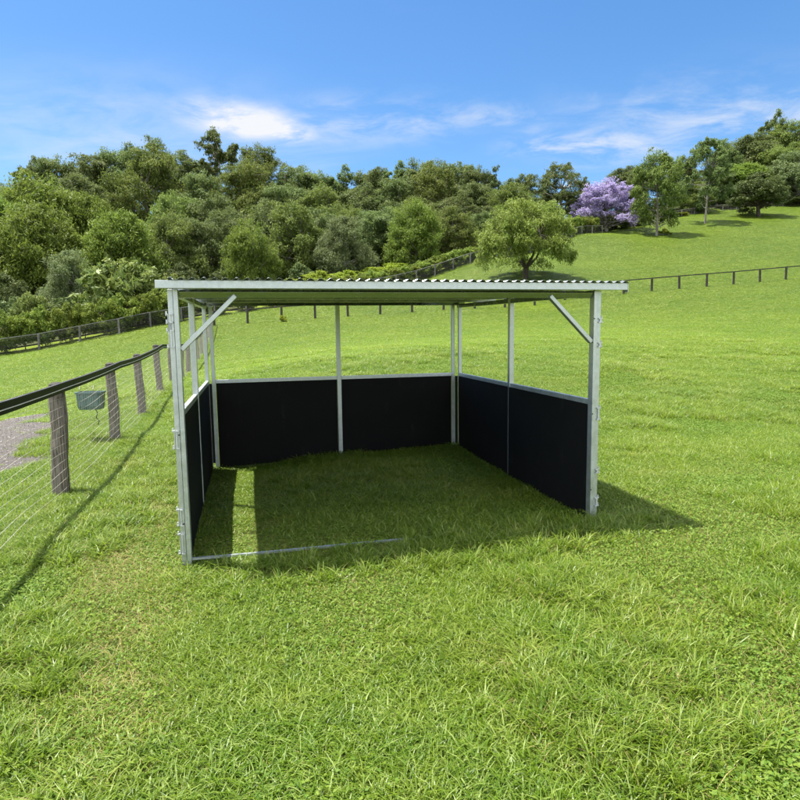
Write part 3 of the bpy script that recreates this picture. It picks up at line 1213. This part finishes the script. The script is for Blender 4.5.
PROTO = {
    # skyline and slope gums with billowing crowns
    'gumA': make_tree('gum_tree', LEAF['gum'], M['bark_grey'], 14, 9, .08, 46, 12, 38000, .115, 1.6, .5, .3, 'egg', .28, seed=11, r1=.32, r2=.5),
    'gumB': make_tree('gum_tree', LEAF['gum'], M['bark_pale'], 16, 9, .14, 40, 12, 34000, .12, 1.6, .5, .35, 'round', .26, seed=12, r1=.31, r2=.5),
    'gumC': make_tree('gum_tree', LEAF['olive'], M['bark_grey'], 14, 10, .05, 60, 12, 44000, .11, 1.6, .5, .35, 'egg', .3, seed=13, r1=.28, r2=.5),
    'airy': make_tree('gum_tree', LEAF['gum'], M['bark_pale'], 15, 7, .30, 32, 9, 13000, .12, 1.6, .4, .25, 'round', .2, seed=14, r1=.25, r2=.5, blank=.12),
    'fineA': make_tree('she_oak', LEAF['fine'], M['bark_grey'], 12, 9, .0, 60, 13, 46000, .10, 1.7, .45, .35, 'dome', .25, seed=15, r1=.30, r2=.5),
    'fineB': make_tree('she_oak', LEAF['fine'], M['bark_grey'], 11, 8, .0, 40, 13, 36000, .10, 1.7, .45, .35, 'egg', .25, seed=16, r1=.36, r2=.5),
    'greyA': make_tree('paperbark_tree', LEAF['grey'], M['bark_pale'], 10, 8, .0, 50, 12, 38000, .095, 1.6, .45, .3, 'egg', .25, seed=17, r1=.31, r2=.5),
    'darkA': make_tree('broad_fig_tree', LEAF['dark'], M['bark_dark'], 9, 9, .08, 60, 9, 30000, .12, 1.2, .5, .0, 'dome', .3, seed=18, r1=.24, r2=.48),
    'olive': make_tree('wattle_tree', LEAF['olive'], M['bark_grey'], 11, 8, .0, 50, 12, 38000, .10, 1.4, .5, .2, 'egg', .25, seed=19, r1=.32, r2=.5),
    'pepper': make_tree('pepper_tree', LEAF['pepper'], M['bark_dark'], 9.6, 10.6, .10, 95, 10, 42000, .085, 2.0, .4, .40, 'dome', .26, fork=True, seed=20, r1=.21, r2=.5, blank=.08),
    'jacaranda': make_tree('jacaranda_tree', LEAF['lilac'], M['bark_grey'], 9, 12.5, .03, 80, 8, 30000, .12, 1.2, .45, .0, 'dome', .28, seed=21, r1=.17, r2=.5, blank=.1),
    'slim': make_tree('slim_gum_tree', LEAF['gum'], M['bark_grey'], 15, 7.5, .16, 40, 9, 17000, .12, 1.7, .4, .35, 'egg', .15, seed=52, r1=.24, r2=.5, blank=.1),
    'cone': make_tree('conical_gum_tree', LEAF['olive'], M['bark_grey'], 13, 8.5, .06, 44, 10, 26000, .12, 1.6, .5, .2, 'egg', .22, seed=43, r1=.30, r2=.5),
    'tall': make_tree('gum_tree', LEAF['gum'], M['bark_pale'], 16, 12, .12, 56, 9, 24000, .13, 1.4, .5, .15, 'round', .3, seed=24, r1=.20, r2=.48, blank=.05),
    'spike': make_tree('hoop_pine', LEAF['dark'], M['bark_dark'], 13, 3.2, .1, 24, 8, 8000, .12, 1.3, .5, .1, 'egg', .18, seed=25, r1=.42),
    'broad': make_tree('magnolia_tree', LEAF['broad'], M['bark_dark'], 4.6, 8.8, .0, 60, 8, 8000, .19, 1.3, .55, .0, 'dome', .16, seed=26, r1=.18, r2=.5),
    'hedge': make_tree('hedge_shrub', LEAF['lime'], M['bark_dark'], 2.6, 3.1, .10, 34, 8, 10000, .07, 1.3, .5, .0, 'egg', .05, seed=27, r1=.28, r2=.48),
    'hedge2': make_tree('hedge_shrub', LEAF['lime'], M['bark_dark'], 2.4, 3.0, .12, 32, 8, 9500, .07, 1.4, .5, .0, 'round', .05, seed=28, r1=.30, r2=.48),
    'shrub': make_tree('bush', LEAF['shrub'], M['bark_dark'], 3.2, 5.0, .0, 46, 8, 13000, .09, 1.3, .5, .0, 'dome', .06, seed=29, r1=.25, r2=.5),
    'bush': make_tree('bush', LEAF['dark'], M['bark_dark'], 3.0, 4.0, .0, 40, 8, 11000, .09, 1.3, .5, .0, 'dome', .06, seed=30, r1=.27, r2=.5),
    'weed': make_tree('weed_bush', LEAF['shrub'], M['bark_dark'], .9, .9, .02, 12, 7, 900, .06, 1.5, .5, .0, 'dome', .02, seed=31, r1=.3),
}
NAME = {'gumA': 'gum_tree', 'gumB': 'gum_tree', 'gumC': 'gum_tree', 'airy': 'gum_tree', 'fineA': 'bushy_tree', 'fineB': 'bushy_tree', 'greyA': 'grey_green_tree',
        'darkA': 'broadleaf_tree', 'olive': 'olive_green_tree', 'pepper': 'pepper_tree', 'jacaranda': 'jacaranda_tree', 'slim': 'gum_tree', 'cone': 'gum_tree',
        'tall': 'gum_tree', 'spike': 'pine_tree', 'broad': 'magnolia_tree', 'hedge': 'hedge_shrub', 'hedge2': 'hedge_shrub', 'shrub': 'bush', 'bush': 'bush', 'weed': 'weed'}
LOOK = {'gumA': 'clumpy dark green gum tree', 'gumB': 'tall green gum tree', 'gumC': 'olive green gum tree', 'airy': 'sparse see-through gum tree',
        'fineA': 'rounded fresh green tree', 'fineB': 'pointed fresh green tree', 'greyA': 'pale grey-green tree', 'darkA': 'broad dark crowned tree', 'olive': 'dense yellowish olive tree'}


def plant(kind, px, Y, top=None, wpx=None, H_=None, W_=None, rz=None, cap=0):
    pr = PROTO[kind]
    d = px_dir(px, 250)
    x = d[0] * Y / d[1]
    z = gz(x, Y)
    if top is not None:
        H_ = at(px, top, Y)[2] - z
    if wpx is not None:
        W_ = wpx * Y / F
    H_ = H_ or pr['H']
    W_ = W_ or pr['W']
    if cap:
        W_ = min(W_, cap * H_)
    root = empty(NAME[kind], (x, Y, z - .02), random.uniform(0, 6.28) if rz is None else rz)
    root.scale = (W_ / pr['W'], W_ / pr['W'], H_ / pr['H'])
    link('trunk', pr['t'], root)
    link('crown', pr['c'], root)
    return root, H_


random.seed(5)
# ---- forest: (kind, px, top y, width px, distance)
forest = {
    'skyline': [('gumA', -70, 195, 60, 128), ('gumA', -20, 188, 60, 130), ('gumA', 6, 184, 46, 132), ('airy', 37, 158, 30, 138), ('gumA', 62, 157, 54, 138), ('gumB', 98, 150, 56, 142), ('gumA', 122, 147, 44, 144),
                ('tall', 161, 133, 54, 148), ('gumB', 192, 152, 44, 146), ('airy', 222, 129, 40, 148), ('gumC', 262, 147, 62, 142), ('gumB', 297, 163, 44, 140), ('gumA', 322, 172, 44, 140), ('airy', 346, 167, 30, 138),
                ('gumA', 372, 168, 48, 138), ('airy', 398, 163, 34, 136), ('gumB', 424, 156, 50, 134), ('gumA', 452, 161, 54, 134), ('spike', 496, 163, 13, 128), ('gumA', 478, 167, 40, 132), ('gumA', 520, 176, 46, 132)],
    'upper slope': [('gumC', 25, 186, 66, 112), ('gumB', 80, 170, 60, 118), ('gumC', 152, 150, 104, 116), ('gumA', 205, 172, 60, 116), ('gumC', 246, 164, 66, 116), ('gumA', 284, 183, 60, 112),
                    ('gumC', 322, 188, 60, 110), ('gumB', 360, 183, 50, 112), ('gumA', 400, 178, 56, 112), ('gumC', 436, 170, 74, 110), ('gumA', 476, 184, 52, 112), ('olive', 508, 182, 44, 108)],
    'middle slope': [('fineB', 48, 174, 78, 92), ('fineA', -6, 188, 84, 86), ('fineA', 92, 190, 74, 94), ('gumC', 178, 196, 62, 94), ('gumA', 212, 196, 52, 94), ('olive', 272, 201, 56, 92), ('gumA', 303, 208, 50, 90),
                     ('gumC', 334, 207, 60, 92), ('greyA', 372, 212, 54, 90), ('olive', 415, 197, 70, 92), ('gumB', 455, 192, 52, 98), ('gumA', 486, 207, 44, 96), ('fineA', 512, 212, 44, 100)],
    'foot of the slope': [('fineA', 38, 196, 96, 68), ('fineA', 122, 206, 104, 68), ('greyA', -40, 215, 90, 66), ('greyA', 72, 250, 50, 60), ('gumC', 168, 216, 56, 74), ('gumA', 200, 218, 48, 78), ('fineB', 251, 219, 44, 66), ('gumB', 224, 205, 40, 82), ('gumC', 296, 206, 56, 80), ('greyA', 345, 216, 70, 76), ('gumA', 322, 214, 44, 84), ('gumB', 378, 206, 46, 86),
                          ('fineA', 415, 197, 84, 80), ('olive', 452, 206, 50, 88), ('gumA', 480, 212, 46, 92), ('darkA', 5, 272, 50, 58), ('darkA', 182, 262, 36, 64), ('gumB', 270, 200, 44, 84)],
}
for row_, kinds_, ys_, Ys_, ws_, xs_ in (
        ('upper slope', ('gumA', 'gumC', 'gumB'), (185, 195), (120, 126), 54, (50, 110, 180, 228, 268, 305, 342, 380, 420, 458, 492, 522, 545)),
        ('middle slope', ('olive', 'gumA', 'fineA', 'gumC'), (205, 222), (96, 102), 54, (140, 232, 292, 352, 394, 434, 470, 500, 532))):
    for q_, x_ in enumerate(xs_):
        Y_ = Ys_[0] + (Ys_[1] - Ys_[0]) * random.random() + (12 if row_[0] == 'f' and x_ > 380 else 0)
        forest[row_].append((kinds_[q_ % len(kinds_)], x_, ys_[0] + (ys_[1] - ys_[0]) * random.random() - (8 if x_ > 300 and row_[0] != 'u' else 0), ws_ * random.uniform(.85, 1.15), Y_))
COLS = [(-200, 'left of the frame edge'), (15, 'at the far left edge'), (50, 'left of the magnolia'), (95, 'above the magnolia'), (140, 'above the fence end'), (175, 'above the left roof corner'), (208, 'right of the roof corner'), (240, 'above the left knee brace'),
        (280, 'right of the left brace'), (315, 'left of the middle post'), (350, 'above the middle post'), (385, 'right of the middle post'), (412, 'at the centre of the view'), (440, 'left of the corner post'), (465, 'above the corner post'), (490, 'left of the pepper tree'), (9999, 'behind the pepper tree')]
cnt_lab = {}
entries = []
for row, lst in forest.items():
    for kind, px, top, w, Y in sorted(lst, key=lambda e: e[1]):
        col = [c for c in COLS if c[0] <= px + 0.5][-1][1] if px > -200 else COLS[0][1]
        for q, (x0, s_) in enumerate(COLS):
            if px < x0:
                col = COLS[max(q - 1, 0)][1]
                break
        lk = LOOK.get(kind, 'open gum tree' if kind == 'tall' else 'slender dark pine')
        lab = '%s %s %s' % (lk, {'skyline': 'on the skyline', 'upper slope': 'high on the slope', 'middle slope': 'midway up the slope', 'foot of the slope': 'at the foot of the slope'}[row], col)
        entries.append([lab, kind, px, top, w, Y])
        cnt_lab.setdefault(lab, []).append(len(entries) - 1)
for lab, ids in cnt_lab.items():
    if len(ids) > 1:
        for r_, i in enumerate(ids):
            entries[i][0] = lab + (', left' if r_ == 0 else ', right' if r_ == len(ids) - 1 else ', middle' if len(ids) == 3 else ', %s' % ('second', 'third', 'fourth')[r_ - 1])
for e_ in entries:
    e_[0] = e_[0].replace('sparse see-through gum tree', 'see-through gum tree')
for lab, kind, px, top, w, Y in entries:
    if len(lab.split()) > 16:
        print('LONG', lab)
    r_, h = plant(kind, px, Y, top, w * 1.25, cap=.86)
    tag(r_, lab, 'tree', 'trees of the forest hill')

# ---- trees on the hillside at right and single trees
single = [
    ('pepper', 526, 194, 96, 62, 'broad pale green pepper tree with forked dark trunk standing alone in the pasture', 'tree', None),
    ('tall', 557, 157, 62, 108, 'open crowned dark gum tree left of the purple jacaranda', 'tree', None),
    ('jacaranda', 606, 181, 80, 104, 'lilac flowering jacaranda tree on the hillside', 'tree', None),
    ('cone', 656, 149, 46, 95, 'upright gum tree standing in front of the hill trees right of the jacaranda', 'tree', None),
    ('slim', 704, 137, 46, 104, 'slender gum tree with bare lower trunk on the hill', 'tree', None),
    ('darkA', 757, 172, 54, 110, 'low round dark broadleaf tree in its own shade near the hilltop', 'tree', None),
    ('gumA', 622, 168, 44, 134, 'dark gum tree peeping over the jacaranda', 'tree', 'trees along the hilltop'),
    ('gumB', 640, 165, 36, 128, 'dark gum tree between the jacaranda and the upright gum', 'tree', 'trees along the hilltop'),
    ('gumC', 586, 196, 40, 122, 'small olive gum tree behind the left side of the jacaranda', 'tree', 'trees along the hilltop'),
    ('gumA', 680, 158, 40, 124, 'dark clumpy gum tree just right of the upright gum', 'tree', 'trees along the hilltop'),
    ('gumB', 722, 140, 36, 134, 'tall gum tree just behind and right of the slender bare-trunked gum', 'tree', 'trees along the hilltop'),
    ('gumA', 742, 136, 62, 140, 'clumpy gum tree above the low round dark tree', 'tree', 'trees along the hilltop'),
    ('fineA', 738, 162, 60, 130, 'grey-green rounded tree left behind the low round dark tree', 'tree', 'trees along the hilltop'),
    ('airy', 768, 112, 30, 150, 'tallest sparse gum tree rising above the hilltop trees at right', 'tree', 'trees along the hilltop'),
    ('gumC', 788, 124, 58, 146, 'olive green gum tree on the skyline just right of the tallest sparse one', 'tree', 'trees along the hilltop'),
    ('greyA', 796, 152, 56, 126, 'pale grey-green tree at the right edge of the hilltop', 'tree', 'trees along the hilltop'),
    ('gumA', 812, 132, 50, 140, 'dark gum tree cut by the right edge of the view', 'tree', 'trees along the hilltop'),
    ('gumA', 715, 170, 40, 128, 'dark gum tree low behind the slender bare trunk', 'tree', 'trees along the hilltop'),
    ('olive', 695, 182, 34, 120, 'small olive tree between the upright gum and the slender gum', 'tree', 'trees along the hilltop'),
    ('gumC', 775, 150, 60, 132, 'wide olive gum tree right behind the low round dark tree', 'tree', 'trees along the hilltop'),
    ('gumA', 860, 135, 60, 140, 'dark gum tree beyond the right edge of the view', 'tree', 'trees along the hilltop'),
    ('gumC', 910, 140, 60, 135, 'wide olive gum tree beyond the right edge of the view', 'tree', 'trees along the hilltop'),
    ('broad', 118, 257, 92, 56, 'wide glossy-leaved magnolia tree behind the hedge left of the shelter', 'tree', None),
    ('broad', 28, 291, 40, 54, 'small glossy magnolia behind the hedge near the left edge', 'tree', None),
    ('broad', 168, 272, 50, 59, 'glossy magnolia peeping over the left roof corner', 'tree', None),
]
for kind, px, top, w, Y, lab, cat, grp in single:
    r_, h = plant(kind, px, Y, top, w * 1.08)
    tag(r_, lab, cat, grp)

# hedge shrubs behind the boundary fence
ORD = 'first second third fourth fifth sixth seventh eighth ninth tenth eleventh twelfth thirteenth fourteenth fifteenth sixteenth seventeenth eighteenth nineteenth twentieth'.split()
ORD += [t + '-' + o for t in ('twenty', 'thirty', 'forty', 'fifty', 'sixty') for o in ORD[:9]]
ORD = [o for o in ORD]
k_ = kk_ = 0
hx_pts = []
for i in range(len(HX) - 1):
    for u in (0.0, .5):
        hx_pts.append(HX[i] * (1 - u) + HX[i + 1] * u)
for i, p in enumerate(hx_pts):
    px_ = 400 + F * p[0] / p[1]
    if px_ < -160:
        continue
    if 190 < px_ < 290 and i % 2:
        continue
    near = px_ < 200
    d = np.array([-.25, 1.0])
    off = 1.7
    q = p + d * off / np.linalg.norm(d)
    hgt = 3.05 if near else (1.9 if px_ < 520 else 2.6)
    pr = PROTO['hedge' if i % 3 else 'hedge2']
    hh = hgt * random.uniform(.94, 1.08)
    root = empty('hedge_shrub', (q[0], q[1], gz(*q) - .03), random.uniform(0, 6.28))
    ws = random.uniform(.80, .95)
    root.scale = (ws, ws, hh / pr['H'])
    link('trunk', pr['t'], root)
    link('crown', pr['c'], root)
    if px_ < 0:
        lb_ = 'lime-topped hedge shrub beyond the left edge of the view, %s out of frame' % ORD[kk_]
        kk_ += 1
    else:
        lb_ = ('tall ' if near else 'low ') + 'lime-topped hedge shrub, %s from the left end of the hedge in view' % ORD[k_]
        k_ += 1
    tag(root, lb_, 'shrub', 'shrubs of the boundary hedge')

bush_n = {}
bushes = [('shrub', 205, 288, 30, 62), ('shrub', 232, 284, 34, 64), ('shrub', 262, 281, 34, 66), ('shrub', 292, 277, 36, 68), ('shrub', 318, 270, 38, 70), ('shrub', 346, 270, 40, 71), ('shrub', 372, 266, 38, 74), ('shrub', 395, 262, 34, 77), ('bush', 300, 262, 30, 74),
          ('shrub', 440, 256, 34, 82), ('shrub', 462, 250, 34, 86), ('bush', 425, 250, 32, 84), ('bush', 222, 268, 40, 66), ('bush', 150, 285, 40, 60), ('bush', 98, 292, 44, 57), ('bush', 55, 296, 50, 56), ('bush', 10, 296, 50, 55), ('bush', -40, 300, 50, 54),
          ('bush', 585, 214, 26, 108), ('bush', 612, 212, 30, 108), ('bush', 634, 210, 26, 110), ('shrub', 672, 213, 26, 118), ('bush', 690, 208, 22, 120), ('bush', 725, 206, 26, 124), ('bush', 790, 198, 30, 124), ('bush', 812, 196, 30, 124), ('bush', 545, 226, 34, 100), ('bush', 490, 242, 26, 92), ('bush', 515, 236, 30, 96)]
for i, (kind, px, top, w, Y) in enumerate(bushes):
    r_, h = plant(kind, px, Y, top, w * 1.15)
    key_ = (kind, px < 530)
    rank = sorted(b_[1] for b_ in bushes if (b_[0], b_[1] < 530) == key_).index(px)
    tag(r_, ('yellow-green leafy bush' if kind == 'shrub' else 'dark undergrowth bush') + (' behind the hedge at the forest foot' if px < 530 else ' under the hilltop tree line') + ', %s of its kind from left' % ORD[rank], 'bush',
        ('yellow bushes' if kind == 'shrub' else 'dark bushes') + (' at the forest foot' if px < 530 else ' under the hilltop trees'))
r_, h = plant('weed', 281, 50.0, 313, 9)
tag(r_, 'small leafy weed growing against the dark paddock fence', 'weed')
r_, h = plant('weed', 664, 95.0, 227, 12)
tag(r_, 'small sapling regrowth at the foot of the upright gum', 'weed')


# ------------------------------------------------------------------ grass
def blades(n, R, h0, h1, w0, bend, seed, clump=0):
    g = np.random.default_rng(seed)
    r = R * np.sqrt(g.random(n))
    t = g.random(n) * 2 * math.pi
    if clump:
        cx = g.normal(size=(clump, 2)) * R * .5
        k = g.integers(0, clump, n)
        x, y = cx[k, 0] + g.normal(size=n) * R * .11, cx[k, 1] + g.normal(size=n) * R * .11
    else:
        x, y = r * np.cos(t), r * np.sin(t)
    h = h0 + (h1 - h0) * g.random(n) ** 1.6
    az = g.random(n) * 2 * math.pi
    bd = bend * (.35 + g.random(n)) * h
    dx, dy = np.cos(az), np.sin(az)
    tw = az + math.pi / 2 + g.normal(size=n) * .5
    wx, wy = np.cos(tw), np.sin(tw)
    w = w0 * (.6 + .8 * g.random(n))
    segs = [(0, 0, 1.0), (.45, .18, .9), (.8, .55, .6), (1.0, 1.0, .08)]
    rows = []
    for u, b, ww in segs:
        cx_ = x + dx * bd * b
        cy_ = y + dy * bd * b
        cz = h * u * (1 - .18 * b) - .012
        rows.append((np.c_[cx_ - wx * w * ww, cy_ - wy * w * ww, cz], np.c_[cx_ + wx * w * ww, cy_ + wy * w * ww, cz]))
    Q = []
    for i in range(3):
        Q.append(np.stack([rows[i][0], rows[i][1], rows[i + 1][1], rows[i + 1][0]], 1))
    V = np.concatenate([q[:, None] for q in Q], 1).reshape(-1, 3)
    bc = np.repeat(g.random(n), 3)
    return V, bc


def broadleaf(n, R, h0, h1, s0, seed):
    g = np.random.default_rng(seed)
    r = R * np.sqrt(g.random(n))
    t = g.random(n) * 2 * math.pi
    P = np.c_[r * np.cos(t), r * np.sin(t), h0 + (h1 - h0) * g.random(n)]
    nr = g.normal(size=(n, 3)) * .45 + [0, 0, 1]
    nr /= np.linalg.norm(nr, axis=1)[:, None]
    u = np.cross(nr, g.normal(size=(n, 3)))
    u /= np.linalg.norm(u, axis=1)[:, None]
    v = np.cross(nr, u)
    s = s0 * (.6 + .8 * g.random(n))[:, None]
    V = np.stack([P - u * s, P + v * s * .55, P + u * s, P - v * s * .55], 1).reshape(-1, 3)
    return V, g.random(n)


col = bpy.data.collections.new('grass_sources')


def patch(i, parts):
    Vs, bs, mi, mats = [], [], [], []
    for j, (V, b, m_) in enumerate(parts):
        Vs.append(V)
        bs.append(b)
        mats.append(m_)
        mi.append(np.full(len(b), j))
    V = np.concatenate(Vs)
    b = np.concatenate(bs)
    me = np_mesh('grass_patch_%02d' % i, V, len(b), 4, mats, {'bc': b})
    me.polygons.foreach_set('material_index', np.concatenate(mi).astype(np.int32))
    o = bpy.data.objects.new('grass_patch_%02d' % i, me)
    col.objects.link(o)


B_, ST, CL = M['blade'], M['straw'], M['clover']
mk = lambda *a, m_=B_, **k: (*blades(*a, **k), m_)
# 0-2 soft lawn, 3-4 long tussock, 5 clover, 6 dry, 7 mixed weeds
for i in range(3):
    patch(i, [mk(700, .30, .03, .115, .0034, .8, 100 + i), mk(90, .30, .02, .07, .002, 1.1, 110 + i, m_=ST), (*broadleaf(40, .3, .02, .05, .008, 120 + i), CL)])
for i in range(3, 5):
    patch(i, [mk(520, .27, .06, .18, .0037, .85, 100 + i, clump=9), mk(260, .3, .04, .10, .0025, .8, 130 + i), mk(60, .3, .05, .16, .002, 1.0, 140 + i, m_=ST)])
patch(5, [(*broadleaf(800, .30, .015, .065, .012, 150), CL), mk(250, .3, .04, .10, .0025, .8, 151)])
patch(6, [mk(480, .30, .02, .07, .0022, 1.3, 160, m_=ST), mk(240, .3, .02, .06, .0024, .9, 161), (*broadleaf(160, .3, .01, .03, .010, 162), CL)])
patch(7, [mk(520, .30, .03, .09, .0028, .8, 170), (*broadleaf(260, .30, .02, .07, .010, 171), CL), mk(140, .3, .03, .1, .002, 1.1, 172, m_=ST)])


def vnoise(x, y, s, seed):
    g = np.random.default_rng(seed)
    T = g.random((64, 64))
    u, v = x / s + 31.3, y / s + 17.7
    i, j = np.floor(u).astype(int), np.floor(v).astype(int)
    fu, fv = u - i, v - j
    fu, fv = fu * fu * (3 - 2 * fu), fv * fv * (3 - 2 * fv)
    a, b = T[i % 64, j % 64], T[(i + 1) % 64, j % 64]
    c, d = T[i % 64, (j + 1) % 64], T[(i + 1) % 64, (j + 1) % 64]
    return (a * (1 - fu) + b * fu) * (1 - fv) + (c * (1 - fu) + d * fu) * fv


def build_grass():
    pts = []
    r = .35
    while r < 150:
        sp = max(.17, min(r * .016, 1.1))
        half = .74 if r > 4 else 1.5
        n = int(2 * half * r / sp)
        th = np.linspace(-half, half, max(n, 3)) + rng.uniform(-.5, .5, max(n, 3)) * sp / r
        rr = r + rng.uniform(-.9, .9, len(th)) * sp
        pts.append(np.c_[rr * np.sin(th), rr * np.cos(th), np.full(len(th), sp)])
        r += sp
    P = np.vstack(pts)
    x, y, sp = P.T
    # no pasture tufts in the forest: behind the boundary fence line
    hx = np.array([h for h in HX])
    pxs = 400 + F * x / np.maximum(y, .1)
    hp = 400 + F * hx[:, 0] / hx[:, 1]
    ylim = np.interp(pxs, hp, hx[:, 1], left=40, right=130)
    ylim = np.where(pxs > 602, 124, ylim)
    keep = ((y < ylim + 1.0) | (y < 3))
    lw = lane_weight(x, y)
    keep &= (lw < .30 + .5 * vnoise(x, y, .35, 3) * (vnoise(x, y, .8, 8) > .45))
    x, y, sp = x[keep], y[keep], sp[keep]
    n = len(x)
    z = ground_z(x, y)
    big = vnoise(x, y, 2.2, 1)
    sml = vnoise(x, y, .55, 2)
    u = rng.random(n)
    idx = rng.integers(0, 3, n)
    d = np.hypot(x, y)
    lng = (big * .6 + sml * .4)
    idx = np.where((lng > .60), 3 + (u > .5), idx)
    idx = np.where((vnoise(x, y, 1.1, 4) > .76), 7, idx)
    idx = np.where((vnoise(x, y, .9, 5) > .82) & (d < 25), 5, idx)
    # dry, trodden patch left of the front post, and along the left wall
    dd = (vnoise(x, y, .4, 6) - .5) * .9
    w_ = np.c_[x, y] - np.array([-1.6457, 4.5258])
    a, b = w_ @ EX, w_ @ EY
    dry = (np.hypot((a + .42) / .50, (b + .75) / 1.3) + dd < 1) | (np.hypot((a + .35) / .35, (b - 1.0) / 2.2) + dd < .75)
    dry |= np.hypot((a - 3.9) / .8, (b + .55) / .35) + dd < .75
    dry |= np.hypot((a - 2.9) / .35, (b + 1.6) / .5) + dd < .6
    idx = np.where(dry, np.where(u > .35, 6, 7), idx)
    inside = (a > -.1) & (a < SW + .1) & (b > -.05) & (b < SD + .1)
    worn = inside & (np.hypot((a - .75) / .9, (b - 1.2) / 1.6) + dd < .9)
    idx = np.where(worn & (u > .5), np.where(u > .8, 6, 7), idx)
    # long fringe under the front sill and under the fence
    nearsill = (b < .12) & (b > -.30) & (a > 0) & (a < 1.9)
    fringe = (np.abs(b + .36) < .20) & (a > .3) & (a < SW + .4)
    idx = np.where(fringe & (u > .25), 3 + (u > .6), idx)
    df = w_ @ np.array(F1N) - (F1A - np.array([-1.6457, 4.5258])) @ F1N
    band = (df < -.15) & (df > -1.3) & (vnoise(x, y, .8, 9) > .35)
    idx = np.where(band & ~dry & (u > .3), 3 + (u > .6), idx)
    idx = np.where(rng.random(n) < np.interp(d, [12, 32], [0, 1]), rng.integers(0, 3, n), idx)
    s = np.maximum(1.0, sp / .20) * rng.uniform(.85, 1.2, n)
    hz = rng.uniform(.7, 1.15, n) * (.75 + .6 * big + np.interp(d, [8, 26], [0, 1]) * (.15 - .3 * big))
    hz = np.where(inside, hz * .72, hz)
    hz = np.where(nearsill, hz * .55, hz)
    hz = hz * np.interp(d, [16, 35, 60, 85], [1, 1.0, 1.0, 1.0])
    # lay every patch on the slope it grows on
    e_ = np.maximum(.25, sp)
    gx = (ground_z(x + e_, y) - ground_z(x - e_, y)) / (2 * e_)
    gy = (ground_z(x, y + e_) - ground_z(x, y - e_)) / (2 * e_)
    gr = np.empty((n, 3), np.float32)
    spin = rng.random(n) * 6.283
    zup = Vector((0, 0, 1))
    for i in range(n):
        q = zup.rotation_difference(Vector((-gx[i], -gy[i], 1)).normalized())
        gr[i] = (q.to_matrix() @ Matrix.Rotation(spin[i], 3, 'Z')).to_euler()
    me = bpy.data.meshes.new('pasture_grass')
    me.vertices.add(n)
    me.vertices.foreach_set('co', np.c_[x, y, z].astype(np.float32).ravel())
    for nm, ty, arr in (('gi', 'INT', idx.astype(np.int32)), ('gr', 'FLOAT_VECTOR', gr),
                        ('gs', 'FLOAT_VECTOR', np.c_[s, s, hz].astype(np.float32))):
        at_ = me.attributes.new(nm, ty, 'POINT')
        at_.data.foreach_set('value' if ty == 'INT' else 'vector', arr.ravel())
    for m_ in (B_, ST, CL):
        me.materials.append(m_)
    o = link('pasture_grass', me)
    tag(o, 'green pasture grass with long tufts, clover and dry patches', 'grass', kind='stuff')
    ng = bpy.data.node_groups.new('grass_scatter', 'GeometryNodeTree')
    ng.interface.new_socket('Geometry', in_out='INPUT', socket_type='NodeSocketGeometry')
    ng.interface.new_socket('Geometry', in_out='OUTPUT', socket_type='NodeSocketGeometry')
    gi, go = ng.nodes.new('NodeGroupInput'), ng.nodes.new('NodeGroupOutput')
    ci = ng.nodes.new('GeometryNodeCollectionInfo')
    ci.inputs['Collection'].default_value = col
    ci.inputs['Separate Children'].default_value = True
    ci.inputs['Reset Children'].default_value = True
    ip = ng.nodes.new('GeometryNodeInstanceOnPoints')
    ip.inputs['Pick Instance'].default_value = True

    def na(nm, ty):
        a_ = ng.nodes.new('GeometryNodeInputNamedAttribute')
        a_.data_type = ty
        a_.inputs['Name'].default_value = nm
        return [o_ for o_ in a_.outputs if o_.enabled and o_.name == 'Attribute'][0]
    lk = ng.links.new
    lk(gi.outputs[0], ip.inputs['Points'])
    lk(ci.outputs[0], ip.inputs['Instance'])
    lk(na('gi', 'INT'), ip.inputs['Instance Index'])
    lk(na('gr', 'FLOAT_VECTOR'), ip.inputs['Rotation'])
    lk(na('gs', 'FLOAT_VECTOR'), ip.inputs['Scale'])
    lk(ip.outputs[0], go.inputs[0])
    md = o.modifiers.new('scatter', 'NODES')
    md.node_group = ng
    print('grass points', n)


build_grass()


def build_stones():
    g = np.random.default_rng(77)
    n = 16000
    t = g.uniform(-3, 12.5, n)
    o_ = .45 + .022 * np.clip(t, 0, 12) ** 2 + g.uniform(-.1, 3.1, n)
    P = F1A[None] + F1D[None] * t[:, None] + F1N[None] * o_[:, None]
    k = lane_weight(P[:, 0], P[:, 1]) > g.uniform(.05, .5, n)
    P = P[k]
    n = len(P)
    z = ground_z(P[:, 0], P[:, 1]) + .006
    s_ = .004 + .014 * g.random(n) ** 3
    oc = np.array([(1, 0, 0), (0, 1, 0), (-1, 0, 0), (0, -1, 0), (0, 0, .7), (0, 0, -.5)], float)
    V = oc[None] * (s_[:, None] * g.uniform(.6, 1.4, (n, 3)))[:, None, :].reshape(n, 1, 3)
    a = g.random(n) * 6.28
    c, q = np.cos(a)[:, None], np.sin(a)[:, None]
    X = V[..., 0] * c - V[..., 1] * q + P[:, :1]
    Y = V[..., 0] * q + V[..., 1] * c + P[:, 1:]
    Z = V[..., 2] + z[:, None] + s_[:, None] * .3
    F_ = np.array([(0, 1, 4), (1, 2, 4), (2, 3, 4), (3, 0, 4), (1, 0, 5), (2, 1, 5), (3, 2, 5), (0, 3, 5)])
    T = np.stack([X, Y, Z], -1)[:, F_].reshape(-1, 3)
    m_ = NB('track_stone')
    b = m_.attr('bc')
    m_.bsdf(m_.mix(b, (.07, .06, .055), (.34, .31, .29)), .9, 0, .25)
    me = np_mesh('track_stones', T, n * 8, 3, [m_.m], {'bc': np.repeat(g.random(n), 8)})
    tag(link('track_stones', me), 'loose grey stones scattered on the gravel track', 'stones', kind='stuff')


build_stones()
